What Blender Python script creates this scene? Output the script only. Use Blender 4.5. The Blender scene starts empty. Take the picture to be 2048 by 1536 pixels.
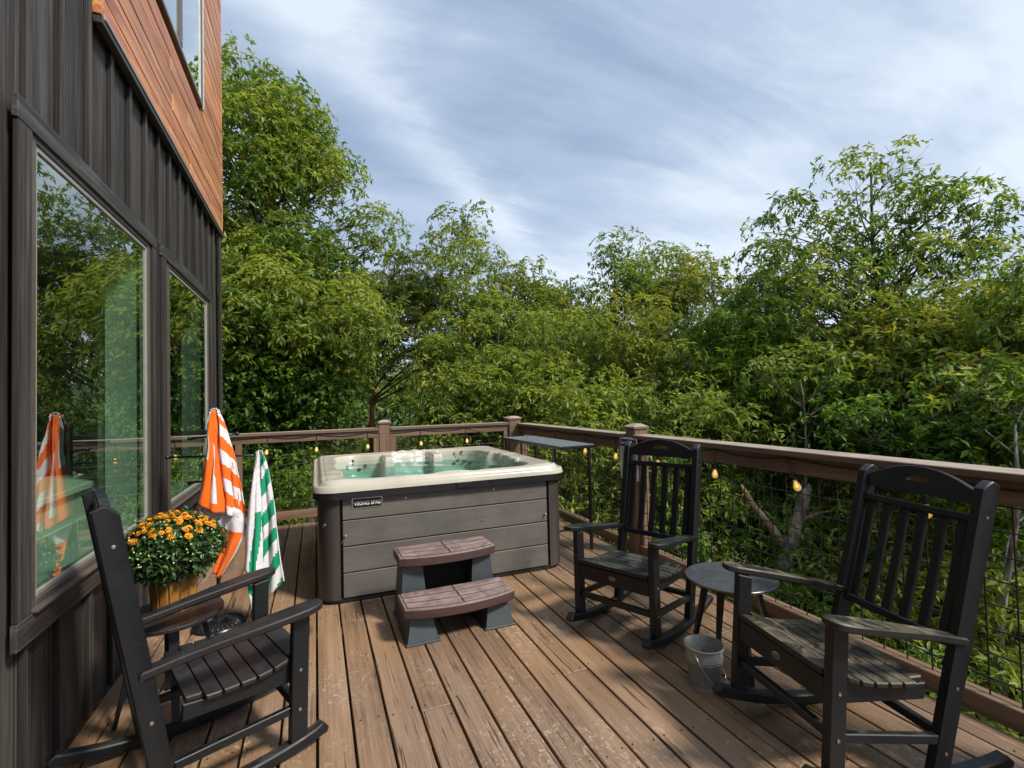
import bpy, math, random
import numpy as np
from mathutils import Vector, Matrix
S = bpy.context.scene
COL = S.collection
R_ = math.radians

# ------------------------------------------------------------------ camera
EYE = Vector((0, 0, 1.42))
cr = Vector((0.92922756, -0.36866038, -0.0250132))
cu = Vector((0.01283604, -0.03544677, 0.99928913))
cf = Vector((0.36928495, 0.92888807, 0.02820598))
cam = bpy.data.cameras.new('camera'); cam.sensor_width = 36; cam.lens = 17.402
cam.clip_start = 0.05; cam.clip_end = 3000
camo = bpy.data.objects.new('camera', cam); COL.objects.link(camo)
camo.matrix_world = Matrix(((cr.x, cu.x, -cf.x, EYE.x), (cr.y, cu.y, -cf.y, EYE.y), (cr.z, cu.z, -cf.z, EYE.z), (0, 0, 0, 1)))
S.camera = camo

# ------------------------------------------------------------------ sky, sun, exposure
SUN_DIR = Vector((0.60, -0.73, 1.0)).normalized()
sun_el = math.asin(SUN_DIR.z); sun_az = math.atan2(SUN_DIR.x, SUN_DIR.y)
W = bpy.data.worlds.new('World'); S.world = W; W.use_nodes = True
wn, wl = W.node_tree.nodes, W.node_tree.links
bg = wn['Background']; bg.inputs['Strength'].default_value = 0.15
sky = wn.new('ShaderNodeTexSky'); sky.sky_type = 'NISHITA'; sky.sun_disc = False
sky.sun_elevation = sun_el; sky.sun_rotation = sun_az; sky.altitude = 400; sky.dust_density = 2.0
def wmath(op, a, b=None, c=None, clamp=False):
    n = wn.new('ShaderNodeMath'); n.operation = op; n.use_clamp = clamp
    for i, v in enumerate((a, b, c)):
        if v is None: continue
        if isinstance(v, (int, float)): n.inputs[i].default_value = v
        else: wl.new(v, n.inputs[i])
    return n.outputs[0]
tc = wn.new('ShaderNodeTexCoord'); sep = wn.new('ShaderNodeSeparateXYZ'); wl.new(tc.outputs['Generated'], sep.inputs[0])
zz = wmath('ADD', wmath('MAXIMUM', sep.outputs[2], 0.0), 0.22)
px_, py_ = wmath('DIVIDE', sep.outputs[0], zz), wmath('DIVIDE', sep.outputs[1], zz)
comb = wn.new('ShaderNodeCombineXYZ'); wl.new(px_, comb.inputs[0]); wl.new(py_, comb.inputs[1])
def wnoise(scale, rot, sx, sy, detail, rough, dist, loc=(0, 0, 0)):
    mp = wn.new('ShaderNodeMapping'); mp.inputs['Rotation'].default_value = (0, 0, rot)
    mp.inputs['Scale'].default_value = (sx, sy, 1); mp.inputs['Location'].default_value = loc
    wl.new(comb.outputs[0], mp.inputs[0])
    n = wn.new('ShaderNodeTexNoise'); n.inputs['Scale'].default_value = scale; n.inputs['Detail'].default_value = detail
    n.inputs['Roughness'].default_value = rough; n.inputs['Distortion'].default_value = dist
    wl.new(mp.outputs[0], n.inputs['Vector']); return n.outputs['Fac']
n1 = wnoise(0.75, R_(35), 1.0, 0.55, 7, 0.5, 0.5, (2.3, 0.4, 0))
n2 = wnoise(2.1, R_(-28), 0.45, 1.5, 8, 0.58, 0.7, (0.7, 3.1, 0))
n3 = wnoise(6.0, R_(-20), 0.5, 1.3, 6, 0.6, 0.4, (5.0, 1.0, 0))
cl = wmath('ADD', wmath('MULTIPLY', n1, 0.62), wmath('ADD', wmath('MULTIPLY', n2, 0.33), wmath('MULTIPLY', n3, 0.13)))
cl = wmath('MULTIPLY', wmath('SUBTRACT', cl, 0.452), 5.2)
# one long streak of brighter cirrus, and a thicker veil of cloud towards the sun's side of the sky
warp = wmath('MULTIPLY', wmath('SUBTRACT', n2, 0.5), 0.22)
ds = wmath('ADD', wmath('ADD', wmath('MULTIPLY', wmath('SUBTRACT', px_, 0.26), -0.71), wmath('MULTIPLY', wmath('SUBTRACT', py_, 1.22), 0.70)), warp)
st_ = wmath('POWER', 2.718, wmath('MULTIPLY', wmath('POWER', wmath('DIVIDE', wmath('ABSOLUTE', wmath('SUBTRACT', ds, 0.02)), 0.085), 2.0), -1.0))
cl = wmath('ADD', cl, wmath('MULTIPLY', st_, 0.60))
veil = wn.new('ShaderNodeMapRange'); veil.interpolation_type = 'SMOOTHSTEP'; wl.new(wmath('ADD', px_, wmath('MULTIPLY', wmath('SUBTRACT', n1, 0.5), 0.9)), veil.inputs['Value'])
veil.inputs['From Min'].default_value = 0.65; veil.inputs['From Max'].default_value = 1.25
cl = wmath('ADD', cl, wmath('MULTIPLY', veil.outputs[0], 0.26), clamp=True)
cr_ = wn.new('ShaderNodeValToRGB'); wl.new(cl, cr_.inputs[0])
e = cr_.color_ramp.elements; e[0].position = 0.0; e[0].color = (0.128, 0.165, 0.228, 1); e[1].position = 1; e[1].color = (0.290, 0.326, 0.362, 1)
m_ = e.new(0.45); m_.color = (0.180, 0.218, 0.280, 1)
sc = wn.new('ShaderNodeVectorMath'); sc.operation = 'SCALE'; sc.inputs['Scale'].default_value = 7.7; wl.new(cr_.outputs[0], sc.inputs[0])
# the haze layer near the horizon turns paler
hz = wn.new('ShaderNodeMix'); hz.data_type = 'RGBA'; wl.new(sc.outputs[0], hz.inputs[6]); hz.inputs[7].default_value = (2.3, 2.6, 2.9, 1)
wl.new(wmath('MULTIPLY', wmath('SUBTRACT', 0.42, sep.outputs[2], clamp=True), 1.5, clamp=True), hz.inputs[0])
mx = wn.new('ShaderNodeMix'); mx.data_type = 'RGBA'; mx.inputs[0].default_value = 0.93
wl.new(sky.outputs[0], mx.inputs[6]); wl.new(hz.outputs[2], mx.inputs[7]); wl.new(mx.outputs[2], bg.inputs['Color'])
sl = bpy.data.lights.new('sun', 'SUN'); sl.energy = 2.05; sl.angle = R_(9.0); sl.color = (1.0, 0.93, 0.82)
so = bpy.data.objects.new('sun', sl); COL.objects.link(so); so.rotation_euler = SUN_DIR.to_track_quat('Z', 'Y').to_euler()
S.view_settings.view_transform = 'Standard'; S.view_settings.look = 'None'; S.view_settings.gamma = 1
S.view_settings.use_curve_mapping = False; S.view_settings.exposure = 1.25
try:
    S.cycles.max_bounces = 8; S.cycles.transparent_max_bounces = 12; S.cycles.diffuse_bounces = 3
    S.cycles.transmission_bounces = 6; S.cycles.volume_bounces = 0; S.cycles.caustics_reflective = False; S.cycles.caustics_refractive = False
    S.cycles.use_denoising = True; S.cycles.sample_clamp_indirect = 6
except Exception: pass

# ------------------------------------------------------------------ materials
class Mt:
    def __init__(s, name):
        s.m = bpy.data.materials.new(name); s.m.use_nodes = True
        s.n, s.l = s.m.node_tree.nodes, s.m.node_tree.links
        s.p = s.n['Principled BSDF']; s.out = s.n['Material Output']; s._v = None
    def put(s, v, sock):
        if isinstance(v, bpy.types.NodeSocket): s.l.new(v, sock)
        else: sock.default_value = v
    def vec(s, scale=(1, 1, 1), rot=(0, 0, 0), src='Object', rnd=True):
        t = s.n.new('ShaderNodeTexCoord'); o = t.outputs[src]
        if rnd:
            oi = s.n.new('ShaderNodeObjectInfo'); mu = s.n.new('ShaderNodeVectorMath'); mu.operation = 'SCALE'
            cb = s.n.new('ShaderNodeCombineXYZ'); s.l.new(oi.outputs['Random'], cb.inputs[0]); s.l.new(oi.outputs['Random'], cb.inputs[1]); s.l.new(oi.outputs['Random'], cb.inputs[2])
            s.l.new(cb.outputs[0], mu.inputs[0]); mu.inputs['Scale'].default_value = 37.0
            ad = s.n.new('ShaderNodeVectorMath'); s.l.new(o, ad.inputs[0]); s.l.new(mu.outputs[0], ad.inputs[1]); o = ad.outputs[0]
        mp = s.n.new('ShaderNodeMapping'); mp.inputs['Scale'].default_value = scale; mp.inputs['Rotation'].default_value = rot
        s.l.new(o, mp.inputs[0]); return mp.outputs[0]
    def noise(s, v, scale, detail=4, rough=.55, dist=0):
        n = s.n.new('ShaderNodeTexNoise'); s.l.new(v, n.inputs['Vector'])
        n.inputs['Scale'].default_value = scale; n.inputs['Detail'].default_value = detail
        n.inputs['Roughness'].default_value = rough; n.inputs['Distortion'].default_value = dist
        return n.outputs['Fac']
    def ramp(s, f, stops, interp='LINEAR'):
        r = s.n.new('ShaderNodeValToRGB'); s.l.new(f, r.inputs[0]); r.color_ramp.interpolation = interp
        el = r.color_ramp.elements
        while len(el) > 1: el.remove(el[-1])
        el[0].position = stops[0][0]; el[0].color = (*c3(stops[0][1]), 1)
        for p, c in stops[1:]:
            q = el.new(p); q.color = (*c3(c), 1)
        return r.outputs[0]
    def mix(s, f, a, b, mode='MIX'):
        n = s.n.new('ShaderNodeMix'); n.data_type = 'RGBA'; n.blend_type = mode
        s.put(f, n.inputs[0])
        for v, k in ((a, 6), (b, 7)): s.put((*v, 1) if isinstance(v, tuple) and len(v) == 3 else v, n.inputs[k])
        return n.outputs[2]
    def math(s, op, a, b=0.0, clamp=False):
        n = s.n.new('ShaderNodeMath'); n.operation = op; n.use_clamp = clamp; s.put(a, n.inputs[0]); s.put(b, n.inputs[1]); return n.outputs[0]
    def bump(s, h, strength=.3, dist=.01, nrm=None):
        b = s.n.new('ShaderNodeBump'); s.l.new(h, b.inputs['Height']); b.inputs['Strength'].default_value = strength; b.inputs['Distance'].default_value = dist
        if nrm is not None: s.l.new(nrm, b.inputs['Normal'])
        return b.outputs[0]
    def rnd(s):
        return s.n.new('ShaderNodeObjectInfo').outputs['Random']
    def fin(s, col=None, rough=None, nrm=None, metal=None, spec=None):
        if col is not None: s.put((*col, 1) if isinstance(col, tuple) else col, s.p.inputs['Base Color'])
        if rough is not None: s.put(rough, s.p.inputs['Roughness'])
        if metal is not None: s.put(metal, s.p.inputs['Metallic'])
        if spec is not None: s.put(spec, s.p.inputs['Specular IOR Level'])
        if nrm is not None: s.l.new(nrm, s.p.inputs['Normal'])
        return s.m
def c3(c): return (c, c, c) if isinstance(c, (int, float)) else tuple(c)[:3]

def wood(name, dark, mid, light, axis, rough=.6, fine=90, along=2.2, bump=.35, vary=.25, spec=.4):
    k = Mt(name); sc = [fine] * 3; sc[axis] = along
    v = k.vec(tuple(sc)); n = k.noise(v, 1.0, 6, .6, .3)
    sc2 = [8] * 3; sc2[axis] = .7; b = k.noise(k.vec(tuple(sc2)), 1.0, 4, .55, .8)
    f = k.math('ADD', k.math('MULTIPLY', n, .55), k.math('MULTIPLY', b, .45))
    col = k.ramp(f, [(.33, dark), (.5, mid), (.66, light)])
    val = k.math('ADD', k.math('MULTIPLY', k.rnd(), vary), 1 - vary / 2)
    hsv = k.n.new('ShaderNodeHueSaturation'); k.l.new(col, hsv.inputs['Color']); k.l.new(val, hsv.inputs['Value'])
    return k.fin(hsv.outputs[0], rough, k.bump(n, bump, .004), spec=spec)

M = {}
# deck boards: stained brown wood with cracks along the grain, worn paint and scuffs
k = Mt('deck_wood')
g = k.noise(k.vec((70, 1.6, 20)), 1, 6, .62, .35)
g2 = k.noise(k.vec((9, .5, 4)), 1, 4, .5, .8)
g3 = k.noise(k.vec((170, 3.0, 20)), 1, 4, .7, .2)
f = k.math('ADD', k.math('ADD', k.math('MULTIPLY', g, .42), k.math('MULTIPLY', g2, .38)), k.math('MULTIPLY', g3, .20))
col = k.ramp(f, [(.36, (.115, .070, .044)), (.47, (.215, .138, .089)), (.57, (.285, .192, .128)), (.68, (.36, .255, .178))])
tc2 = k.n.new('ShaderNodeTexCoord'); gm = k.n.new('ShaderNodeNewGeometry')
def wpos(scale):
    mp = k.n.new('ShaderNodeMapping'); mp.inputs['Scale'].default_value = scale; k.l.new(gm.outputs['Position'], mp.inputs[0]); return mp.outputs[0]
warm = k.ramp(k.noise(wpos((.9, .7, 1)), 1.3, 3, .55, .4), [(.42, 0.0), (.62, 1.0)])
col = k.mix(k.math('MULTIPLY', warm, .55), col, (.30, .165, .072))
scuffm = k.ramp(k.noise(wpos((1, 1, 1)), 1.7, 4, .6, .6), [(.45, 0.0), (.60, 1.0)])
scuff = k.ramp(k.noise(wpos((1, .7, 1)), 44, 5, .75, 1.2), [(.535, 0.0), (.62, 1.0)])
col = k.mix(k.math('MULTIPLY', k.math('MULTIPLY', scuff, scuffm), .70), col, (.52, .41, .29))
crk = k.ramp(k.noise(k.vec((85, 2.4, 20)), 1, 3, .55, .25), [(.345, 1.0), (.385, 0.0)])
crm = k.ramp(k.noise(k.vec((7, .8, 4)), 1, 2, .5, .2), [(.43, 0.0), (.56, 1.0)])
crack = k.math('MULTIPLY', crk, crm)
col = k.mix(k.math('MULTIPLY', crack, .85), col, (.045, .028, .02))
hs = k.n.new('ShaderNodeHueSaturation'); k.l.new(col, hs.inputs['Color'])
k.l.new(k.math('ADD', k.math('MULTIPLY', k.rnd(), .28), .86), hs.inputs['Value'])
bm_ = k.math('SUBTRACT', k.math('MULTIPLY', g, .5), k.math('MULTIPLY', crack, 1.0))
rg = k.ramp(k.noise(wpos((1, 1, 1)), 2.6, 4, .6, .5), [(.4, .36), (.65, .62)])
M['deck'] = k.fin(hs.outputs[0], rg, k.bump(bm_, .5, .006), spec=.5)
M['rail'] = wood('railing_stain', (.10, .062, .042), (.18, .115, .078), (.25, .17, .12), 1, .40, 60, 1.6, .3, .2)
M['railx'] = wood('railing_stain_x', (.11, .068, .044), (.21, .130, .084), (.28, .18, .12), 0, .42, 60, 1.6, .3, .2)
M['railz'] = wood('railing_stain_z', (.10, .062, .040), (.19, .118, .076), (.25, .165, .11), 2, .48, 60, 1.6, .3, .2)
def capwood(name, axis):
    k = Mt(name); sc = [60] * 3; sc[axis] = 1.6; n = k.noise(k.vec(tuple(sc)), 1, 6, .6, .3); w = k.noise(k.vec((1, 1, 1)), 3.5, 5, .65, .5)
    gm = k.n.new('ShaderNodeNewGeometry'); sp = k.n.new('ShaderNodeSeparateXYZ'); k.l.new(gm.outputs['Normal'], sp.inputs[0])
    up = k.math('MULTIPLY', k.math('SUBTRACT', sp.outputs[2], .6, True), 3.0, True)  # tops pale and weathered; sides kept darker to paint in their shade
    a_ = k.ramp(n, [(.3, (.10, .064, .044)), (.5, (.165, .108, .075)), (.7, (.22, .15, .105))]); b_ = k.ramp(k.math('ADD', k.math('MULTIPLY', n, .5), k.math('MULTIPLY', w, .5)), [(.35, (.22, .17, .135)), (.5, (.38, .31, .26)), (.65, (.50, .43, .375))])
    return k.fin(k.mix(up, a_, b_), .42, k.bump(n, .3, .004), spec=.5)
M['cap'] = capwood('weathered_rail_cap', 1); M['capx'] = capwood('weathered_lit_rail_cap_x', 0)
# dark stained siding
def siding(name, d, m_, l, edge=False):
    k = Mt(name)
    n = k.noise(k.vec((60, 60, 1.3)), 1, 6, .6, .4); b = k.noise(k.vec((7, 7, .6)), 1, 5, .6, 1.2)
    w = k.noise(k.vec((1.2, 1.2, .5)), 1, 4, .65, 0)
    f = k.math('ADD', k.math('ADD', k.math('MULTIPLY', n, .42), k.math('MULTIPLY', b, .33)), k.math('MULTIPLY', w, .25))
    col = k.ramp(f, [(.40, d), (.5, m_), (.60, l)])
    kn = k.n.new('ShaderNodeTexVoronoi'); k.l.new(k.vec((6, 6, 1.1)), kn.inputs['Vector']); kn.inputs['Scale'].default_value = 1.0
    knf = k.ramp(kn.outputs['Distance'], [(.03, 1.0), (.09, 0.0)])
    col = k.mix(k.math('MULTIPLY', knf, .7), col, (.02, .017, .015))
    hs = k.n.new('ShaderNodeHueSaturation'); k.l.new(col, hs.inputs['Color']); k.l.new(k.math('ADD', k.math('MULTIPLY', k.rnd(), .4), .8), hs.inputs['Value'])
    out = hs.outputs[0]
    if edge:   # shade painted into the colour of the battens' side faces
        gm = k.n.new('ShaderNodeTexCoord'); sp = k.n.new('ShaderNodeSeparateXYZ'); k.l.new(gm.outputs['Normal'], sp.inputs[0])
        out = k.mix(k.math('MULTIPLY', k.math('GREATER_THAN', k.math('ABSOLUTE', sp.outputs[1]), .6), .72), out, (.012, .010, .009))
    return k.fin(out, .62, k.bump(n, .7, .006), spec=.3)
M['siding'] = siding('dark_siding_stain', (.014, .012, .011), (.045, .040, .037), (.098, .090, .084))
M['batten'] = siding('dark_batten_stain_shade', (.018, .015, .014), (.056, .050, .047), (.112, .103, .097), True)
def siding_y(name):
    k = Mt(name)
    n = k.noise(k.vec((60, 1.3, 60)), 1, 6, .6, .4); b = k.noise(k.vec((6, .8, 6)), 1, 5, .65, 1.0)
    f = k.math('ADD', k.math('MULTIPLY', n, .45), k.math('MULTIPLY', b, .55))
    col = k.ramp(f, [(.34, (.016, .014, .014)), (.5, (.042, .038, .037)), (.64, (.11, .103, .099))])
    return k.fin(col, .55, k.bump(n, .5, .004), spec=.35)
M['trimy'] = siding_y('dark_trim_stain')
k = Mt('cedar'); n = k.noise(k.vec((50, .9, 50)), 1, 6, .62, .5); b = k.noise(k.vec((8, .9, 14)), 1, 5, .6, 1.5)
f = k.math('ADD', k.math('MULTIPLY', n, .45), k.math('MULTIPLY', b, .55))
c = k.ramp(f, [(.33, (.16, .05, .022)), (.43, (.40, .13, .042)), (.52, (.62, .25, .08)), (.66, (.74, .43, .22))])
c = k.mix(k.ramp(k.noise(k.vec((3, .8, 9)), 1, 4, .6, 2.0), [(.5, 0.0), (.68, .75)]), c, (.33, .13, .10))
hs = k.n.new('ShaderNodeHueSaturation'); k.l.new(c, hs.inputs['Color']); k.l.new(k.math('ADD', k.math('MULTIPLY', k.rnd(), .5), .75), hs.inputs['Value'])
M['cedar'] = k.fin(hs.outputs[0], .42, k.bump(n, .3, .003), spec=.5)
def plain(name, c, rough=.5, metal=0.0, spec=.5, var=.12, nsc=14, bumpv=.0):
    k = Mt(name); n = k.noise(k.vec((1, 1, 1)), nsc, 5, .6)
    col = k.ramp(n, [(.3, tuple(x * (1 - var) for x in c)), (.7, tuple(min(1, x * (1 + var)) for x in c))])
    r = k.ramp(k.noise(k.vec((1, 1, 1)), nsc * 2.1, 4, .6), [(.3, max(.02, rough - .08)), (.7, min(1, rough + .1))])
    return k.fin(col, r, k.bump(n, bumpv, .002) if bumpv else None, metal, spec)
M['flash'] = plain('grey_metal_flashing', (.42, .42, .41), .35, .7)
M['frame'] = plain('bronze_window_vinyl', (.105, .085, .074), .38)
M['whitevinyl'] = plain('pale_window_vinyl', (.62, .62, .60), .35)
M['bead'] = plain('pale_glazing_bead', (.30, .29, .275), .35); M['jamb'] = plain('inner_window_jamb', (.42, .42, .39), .5, var=.05)  # pale bead tone paints a sky reflection into the window frame
M['dark'] = plain('dark_void', (.012, .011, .01), .9)
# weathered black poly lumber
def poly(name, dust_light, c=(.0052, .0066, .0085)):
    k = Mt(name); gm = k.n.new('ShaderNodeNewGeometry'); sp = k.n.new('ShaderNodeSeparateXYZ'); k.l.new(gm.outputs['Normal'], sp.inputs[0])
    up = k.math('MULTIPLY', k.math('SUBTRACT', sp.outputs[2], .55, True), 2.2, True)
    n = k.noise(k.vec((1, 1, 1), rnd=False), 9, 6, .65, .8); n2 = k.noise(k.vec((1, 1, 1)), 160, 3, .6)
    d = k.math('MULTIPLY', k.ramp(n, [(.44, 0.0), (.66, 1.0)]), k.math('MULTIPLY', up, dust_light))
    col = k.mix(d, k.ramp(n2, [(.3, tuple(x * .75 for x in c)), (.7, tuple(x * 1.35 for x in c))]), (.20, .165, .11) if dust_light > .5 else (.16, .17, .155))  # tan is dust; grey is dust plus painted light on upward faces
    r = k.ramp(n, [(.35, .38), (.65, .56)])
    return k.fin(col, r, k.bump(n2, .22, .0015), spec=.42)
M['poly'] = poly('black_poly_lumber', .28); M['polydust'] = poly('black_poly_lumber_dusty', .95, (.016, .016, .0145)); M['polyseat'] = poly('black_poly_lumber_seat', .45, (.012, .012, .013))
M['polypurple'] = poly('black_poly_lumber_faded', .12, (.016, .0135, .0155))
M['steel'] = plain('stainless', (.6, .6, .58), .25, 1.0)
M['bolt'] = plain('bolt_steel', (.45, .45, .43), .3, 1.0)
M['blackmetal'] = plain('black_powder_coat', (.012, .012, .013), .3)
M['wire'] = plain('green_black_wire', (.007, .009, .008), .5, .0)
M['cable'] = plain('black_rubber_cable', (.01, .01, .01), .5)
k = Mt('shelf_top_coat'); n = k.noise(k.vec((1, 1, 1)), 20, 4)
M['shelf'] = k.fin(k.ramp(n, [(.3, (.16, .20, .25)), (.7, (.27, .31, .36))]), .28, spec=.6)
# tub
k = Mt('grey_cabinet_panel'); n = k.noise(k.vec((1.0, 30, 45)), 1, 5, .6, .3); w = k.noise(k.vec((1, 1, 1)), 3.0, 5, .65, .5); sp_ = k.noise(k.vec((1, 1, 1)), 38, 3, .6)
col = k.ramp(k.math('ADD', k.math('MULTIPLY', n, .3), k.math('MULTIPLY', w, .7)), [(.35, (.098, .090, .081)), (.65, (.155, .144, .130))])
col = k.mix(k.math('MULTIPLY', k.ramp(sp_, [(.69, 0.0), (.74, 1.0)]), .5), col, (.35, .32, .27))
M['cab'] = k.fin(col, .55, k.bump(n, .25, .002), spec=.35)
k = Mt('dark_corner_panel'); n = k.noise(k.vec((30, 30, 1.2)), 1, 5, .6, .3)
M['corner'] = k.fin(k.ramp(n, [(.3, (.034, .028, .027)), (.7, (.075, .062, .055))]), .42, k.bump(n, .2, .002), spec=.5)
k = Mt('cream_acrylic'); n = k.noise(k.vec((1, 1, 1), rnd=False), 2.4, 5, .6, .6); n2 = k.noise(k.vec((1, 1, 1), rnd=False), 60, 3, .6)
M['acrylic'] = k.fin(k.ramp(n, [(.3, (.40, .37, .30)), (.55, (.49, .46, .385)), (.75, (.55, .525, .455))]), .22, k.bump(n2, .04, .002), spec=.6)
M['blackedge'] = plain('black_shell_edge', (.012, .012, .014), .35)
M['greyplastic'] = plain('grey_jet_plastic', (.16, .17, .18), .3)
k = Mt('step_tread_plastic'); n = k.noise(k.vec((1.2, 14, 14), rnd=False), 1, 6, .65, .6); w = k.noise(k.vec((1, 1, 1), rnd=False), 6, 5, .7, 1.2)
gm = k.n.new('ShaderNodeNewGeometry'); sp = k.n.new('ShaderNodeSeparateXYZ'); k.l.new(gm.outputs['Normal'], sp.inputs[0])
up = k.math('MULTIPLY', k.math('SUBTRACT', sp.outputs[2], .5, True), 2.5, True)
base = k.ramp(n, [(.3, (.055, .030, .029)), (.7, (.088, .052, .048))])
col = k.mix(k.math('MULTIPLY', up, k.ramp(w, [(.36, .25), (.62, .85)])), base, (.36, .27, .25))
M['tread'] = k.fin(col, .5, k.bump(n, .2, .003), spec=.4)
M['steppanel'] = plain('grey_blue_step_plastic', (.048, .058, .066), .5, bumpv=.15)
# galvanised
k = Mt('galvanised_steel'); vo = k.n.new('ShaderNodeTexVoronoi'); k.l.new(k.vec((1, 1, 1)), vo.inputs['Vector']); vo.inputs['Scale'].default_value = 45
M['galv'] = k.fin(k.mix(.5, k.ramp(vo.outputs['Distance'], [(0.0, (.20, .215, .21)), (.7, (.36, .38, .37))]), (.29, .305, .30)), .48, metal=.30, spec=.5)
# wood bushel pot
M['pot'] = wood('stained_basket_wood', (.20, .085, .018), (.36, .17, .035), (.50, .27, .07), 2, .4, 50, 3, .3, .3)
M['potband'] = wood('stained_basket_band', (.22, .10, .025), (.38, .18, .04), (.5, .27, .08), 0, .45, 30, 3, .3, .2)
M['soil'] = plain('potting_soil', (.03, .02, .013), .95)
def leafmat(name, stops, trans=.45, rough=.45, tscale=1.3, spec=.35):
    k = Mt(name); at = k.n.new('ShaderNodeAttribute'); at.attribute_name = 'tint'
    col = k.ramp(at.outputs['Fac'], stops)
    k.fin(col, rough, spec=spec)
    tr = k.n.new('ShaderNodeBsdfTranslucent'); tcol = k.mix(1.0, col, (tscale * 1.15, tscale * 1.1, tscale * .55), 'MULTIPLY'); k.l.new(tcol, tr.inputs[0])
    ms = k.n.new('ShaderNodeMixShader'); ms.inputs[0].default_value = trans
    k.l.new(k.p.outputs[0], ms.inputs[1]); k.l.new(tr.outputs[0], ms.inputs[2]); k.l.new(ms.outputs[0], k.out.inputs[0]); return k.m
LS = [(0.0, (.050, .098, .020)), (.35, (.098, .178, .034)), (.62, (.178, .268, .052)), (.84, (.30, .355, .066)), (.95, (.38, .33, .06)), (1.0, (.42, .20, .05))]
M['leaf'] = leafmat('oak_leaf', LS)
M['leaf_yellow'] = leafmat('turning_leaf', [(0.0, (.06, .098, .020)), (.4, (.125, .185, .034)), (.7, (.23, .285, .05)), (.9, (.36, .35, .06)), (1.0, (.45, .24, .05))])
M['leaf_bright'] = leafmat('maple_leaf', [(0.0, (.035, .08, .014)), (.4, (.075, .16, .022)), (.75, (.15, .27, .035)), (1.0, (.27, .38, .05))])
M['needle'] = leafmat('pine_needle', [(0.0, (.06, .10, .03)), (.5, (.12, .175, .045)), (.85, (.20, .25, .06)), (1.0, (.2, .22, .05))], .38, .5)
M['mumleaf'] = leafmat('mum_leaf', [(0.0, (.018, .05, .014)), (.5, (.045, .105, .026)), (1.0, (.12, .21, .05))], .15, .4, spec=.5)
def barkm(name, a, b, c):
    k = Mt(name); n = k.noise(k.vec((22, 22, 4)), 1, 6, .7, .6); m2 = k.noise(k.vec((3, 3, 1.5)), 1, 4, .6)
    col = k.ramp(k.math('ADD', k.math('MULTIPLY', n, .6), k.math('MULTIPLY', m2, .4)), [(.36, a), (.5, b), (.62, c)])
    return k.fin(col, .85, k.bump(n, .8, .02), spec=.2)
M['bark'] = barkm('grey_brown_bark', (.03, .025, .02), (.075, .063, .052), (.14, .12, .10))
M['barkpine'] = barkm('red_pine_bark', (.06, .028, .018), (.16, .075, .045), (.26, .14, .09))
M['barkpale'] = barkm('pale_grey_bark', (.055, .048, .040), (.18, .16, .135), (.40, .37, .32))
M['deadwood'] = barkm('bare_dead_wood', (.14, .09, .065), (.30, .21, .155), (.48, .38, .30))
k = Mt('forest_floor'); n = k.noise(k.vec((1, 1, 1), rnd=False), .35, 6, .65, .4); n2 = k.noise(k.vec((1, 1, 1), rnd=False), 9, 6, .75, .6)
col = k.mix(k.ramp(n, [(.45, 0.0), (.6, 1.0)]), k.ramp(n2, [(.3, (.09, .045, .022)), (.5, (.20, .11, .055)), (.7, (.36, .23, .13))]), k.ramp(n2, [(.3, (.025, .045, .012)), (.7, (.07, .10, .03))]))
M['ground'] = k.fin(col, .95, k.bump(n2, .8, .05), spec=.1)
k = Mt('wooded_hills'); n = k.noise(k.vec((1, 1, 1), rnd=False), .05, 6, .7, .2)
M['hills'] = k.fin(k.ramp(n, [(.3, (.045, .075, .045)), (.7, (.10, .14, .075))]), .95, spec=.05)
# glass
def glass(name, tint, boost, base=.05):
    k = Mt(name); k.n.remove(k.p); tr = k.n.new('ShaderNodeBsdfTransparent'); tr.inputs[0].default_value = (*tint, 1)
    gl = k.n.new('ShaderNodeBsdfGlossy'); gl.inputs['Roughness'].default_value = .003; gl.inputs[0].default_value = (.93, .97, .94, 1)
    bw = k.noise(k.vec((1, 1, 1), rnd=False), .9, 2, .4); k.l.new(k.bump(bw, .05, .02), gl.inputs['Normal'])
    fr = k.n.new('ShaderNodeFresnel'); fr.inputs[0].default_value = 1.5
    fac = k.math('ADD', k.math('MULTIPLY', fr.outputs[0], boost), base, True)
    gb = k.n.new('ShaderNodeNewGeometry'); fac = k.math('MULTIPLY', fac, k.math('SUBTRACT', 1.0, gb.outputs['Backfacing']))
    ms = k.n.new('ShaderNodeMixShader'); k.l.new(fac, ms.inputs[0]); k.l.new(tr.outputs[0], ms.inputs[1]); k.l.new(gl.outputs[0], ms.inputs[2])
    k.l.new(ms.outputs[0], k.out.inputs[0]); return k.m
M['glass'] = glass('window_glass', (.80, .94, .86), 2.2, .05)
k = Mt('spa_water'); k.n.remove(k.p)
tr = k.n.new('ShaderNodeBsdfTransparent'); tr.inputs[0].default_value = (.90, .985, .97, 1); gl = k.n.new('ShaderNodeBsdfGlossy'); gl.inputs['Roughness'].default_value = .01
bn = k.bump(k.noise(k.vec((1, 1, 1), rnd=False), 5, 3, .5, .6), .10, .02); k.l.new(bn, gl.inputs['Normal'])
fr = k.n.new('ShaderNodeFresnel'); fr.inputs[0].default_value = 1.26; k.l.new(bn, fr.inputs['Normal'])
gb = k.n.new('ShaderNodeNewGeometry'); ms = k.n.new('ShaderNodeMixShader'); k.l.new(k.math('MULTIPLY', fr.outputs[0], k.math('SUBTRACT', 1.0, gb.outputs['Backfacing'])), ms.inputs[0]); k.l.new(tr.outputs[0], ms.inputs[1]); k.l.new(gl.outputs[0], ms.inputs[2]); k.l.new(ms.outputs[0], k.out.inputs[0])
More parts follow.
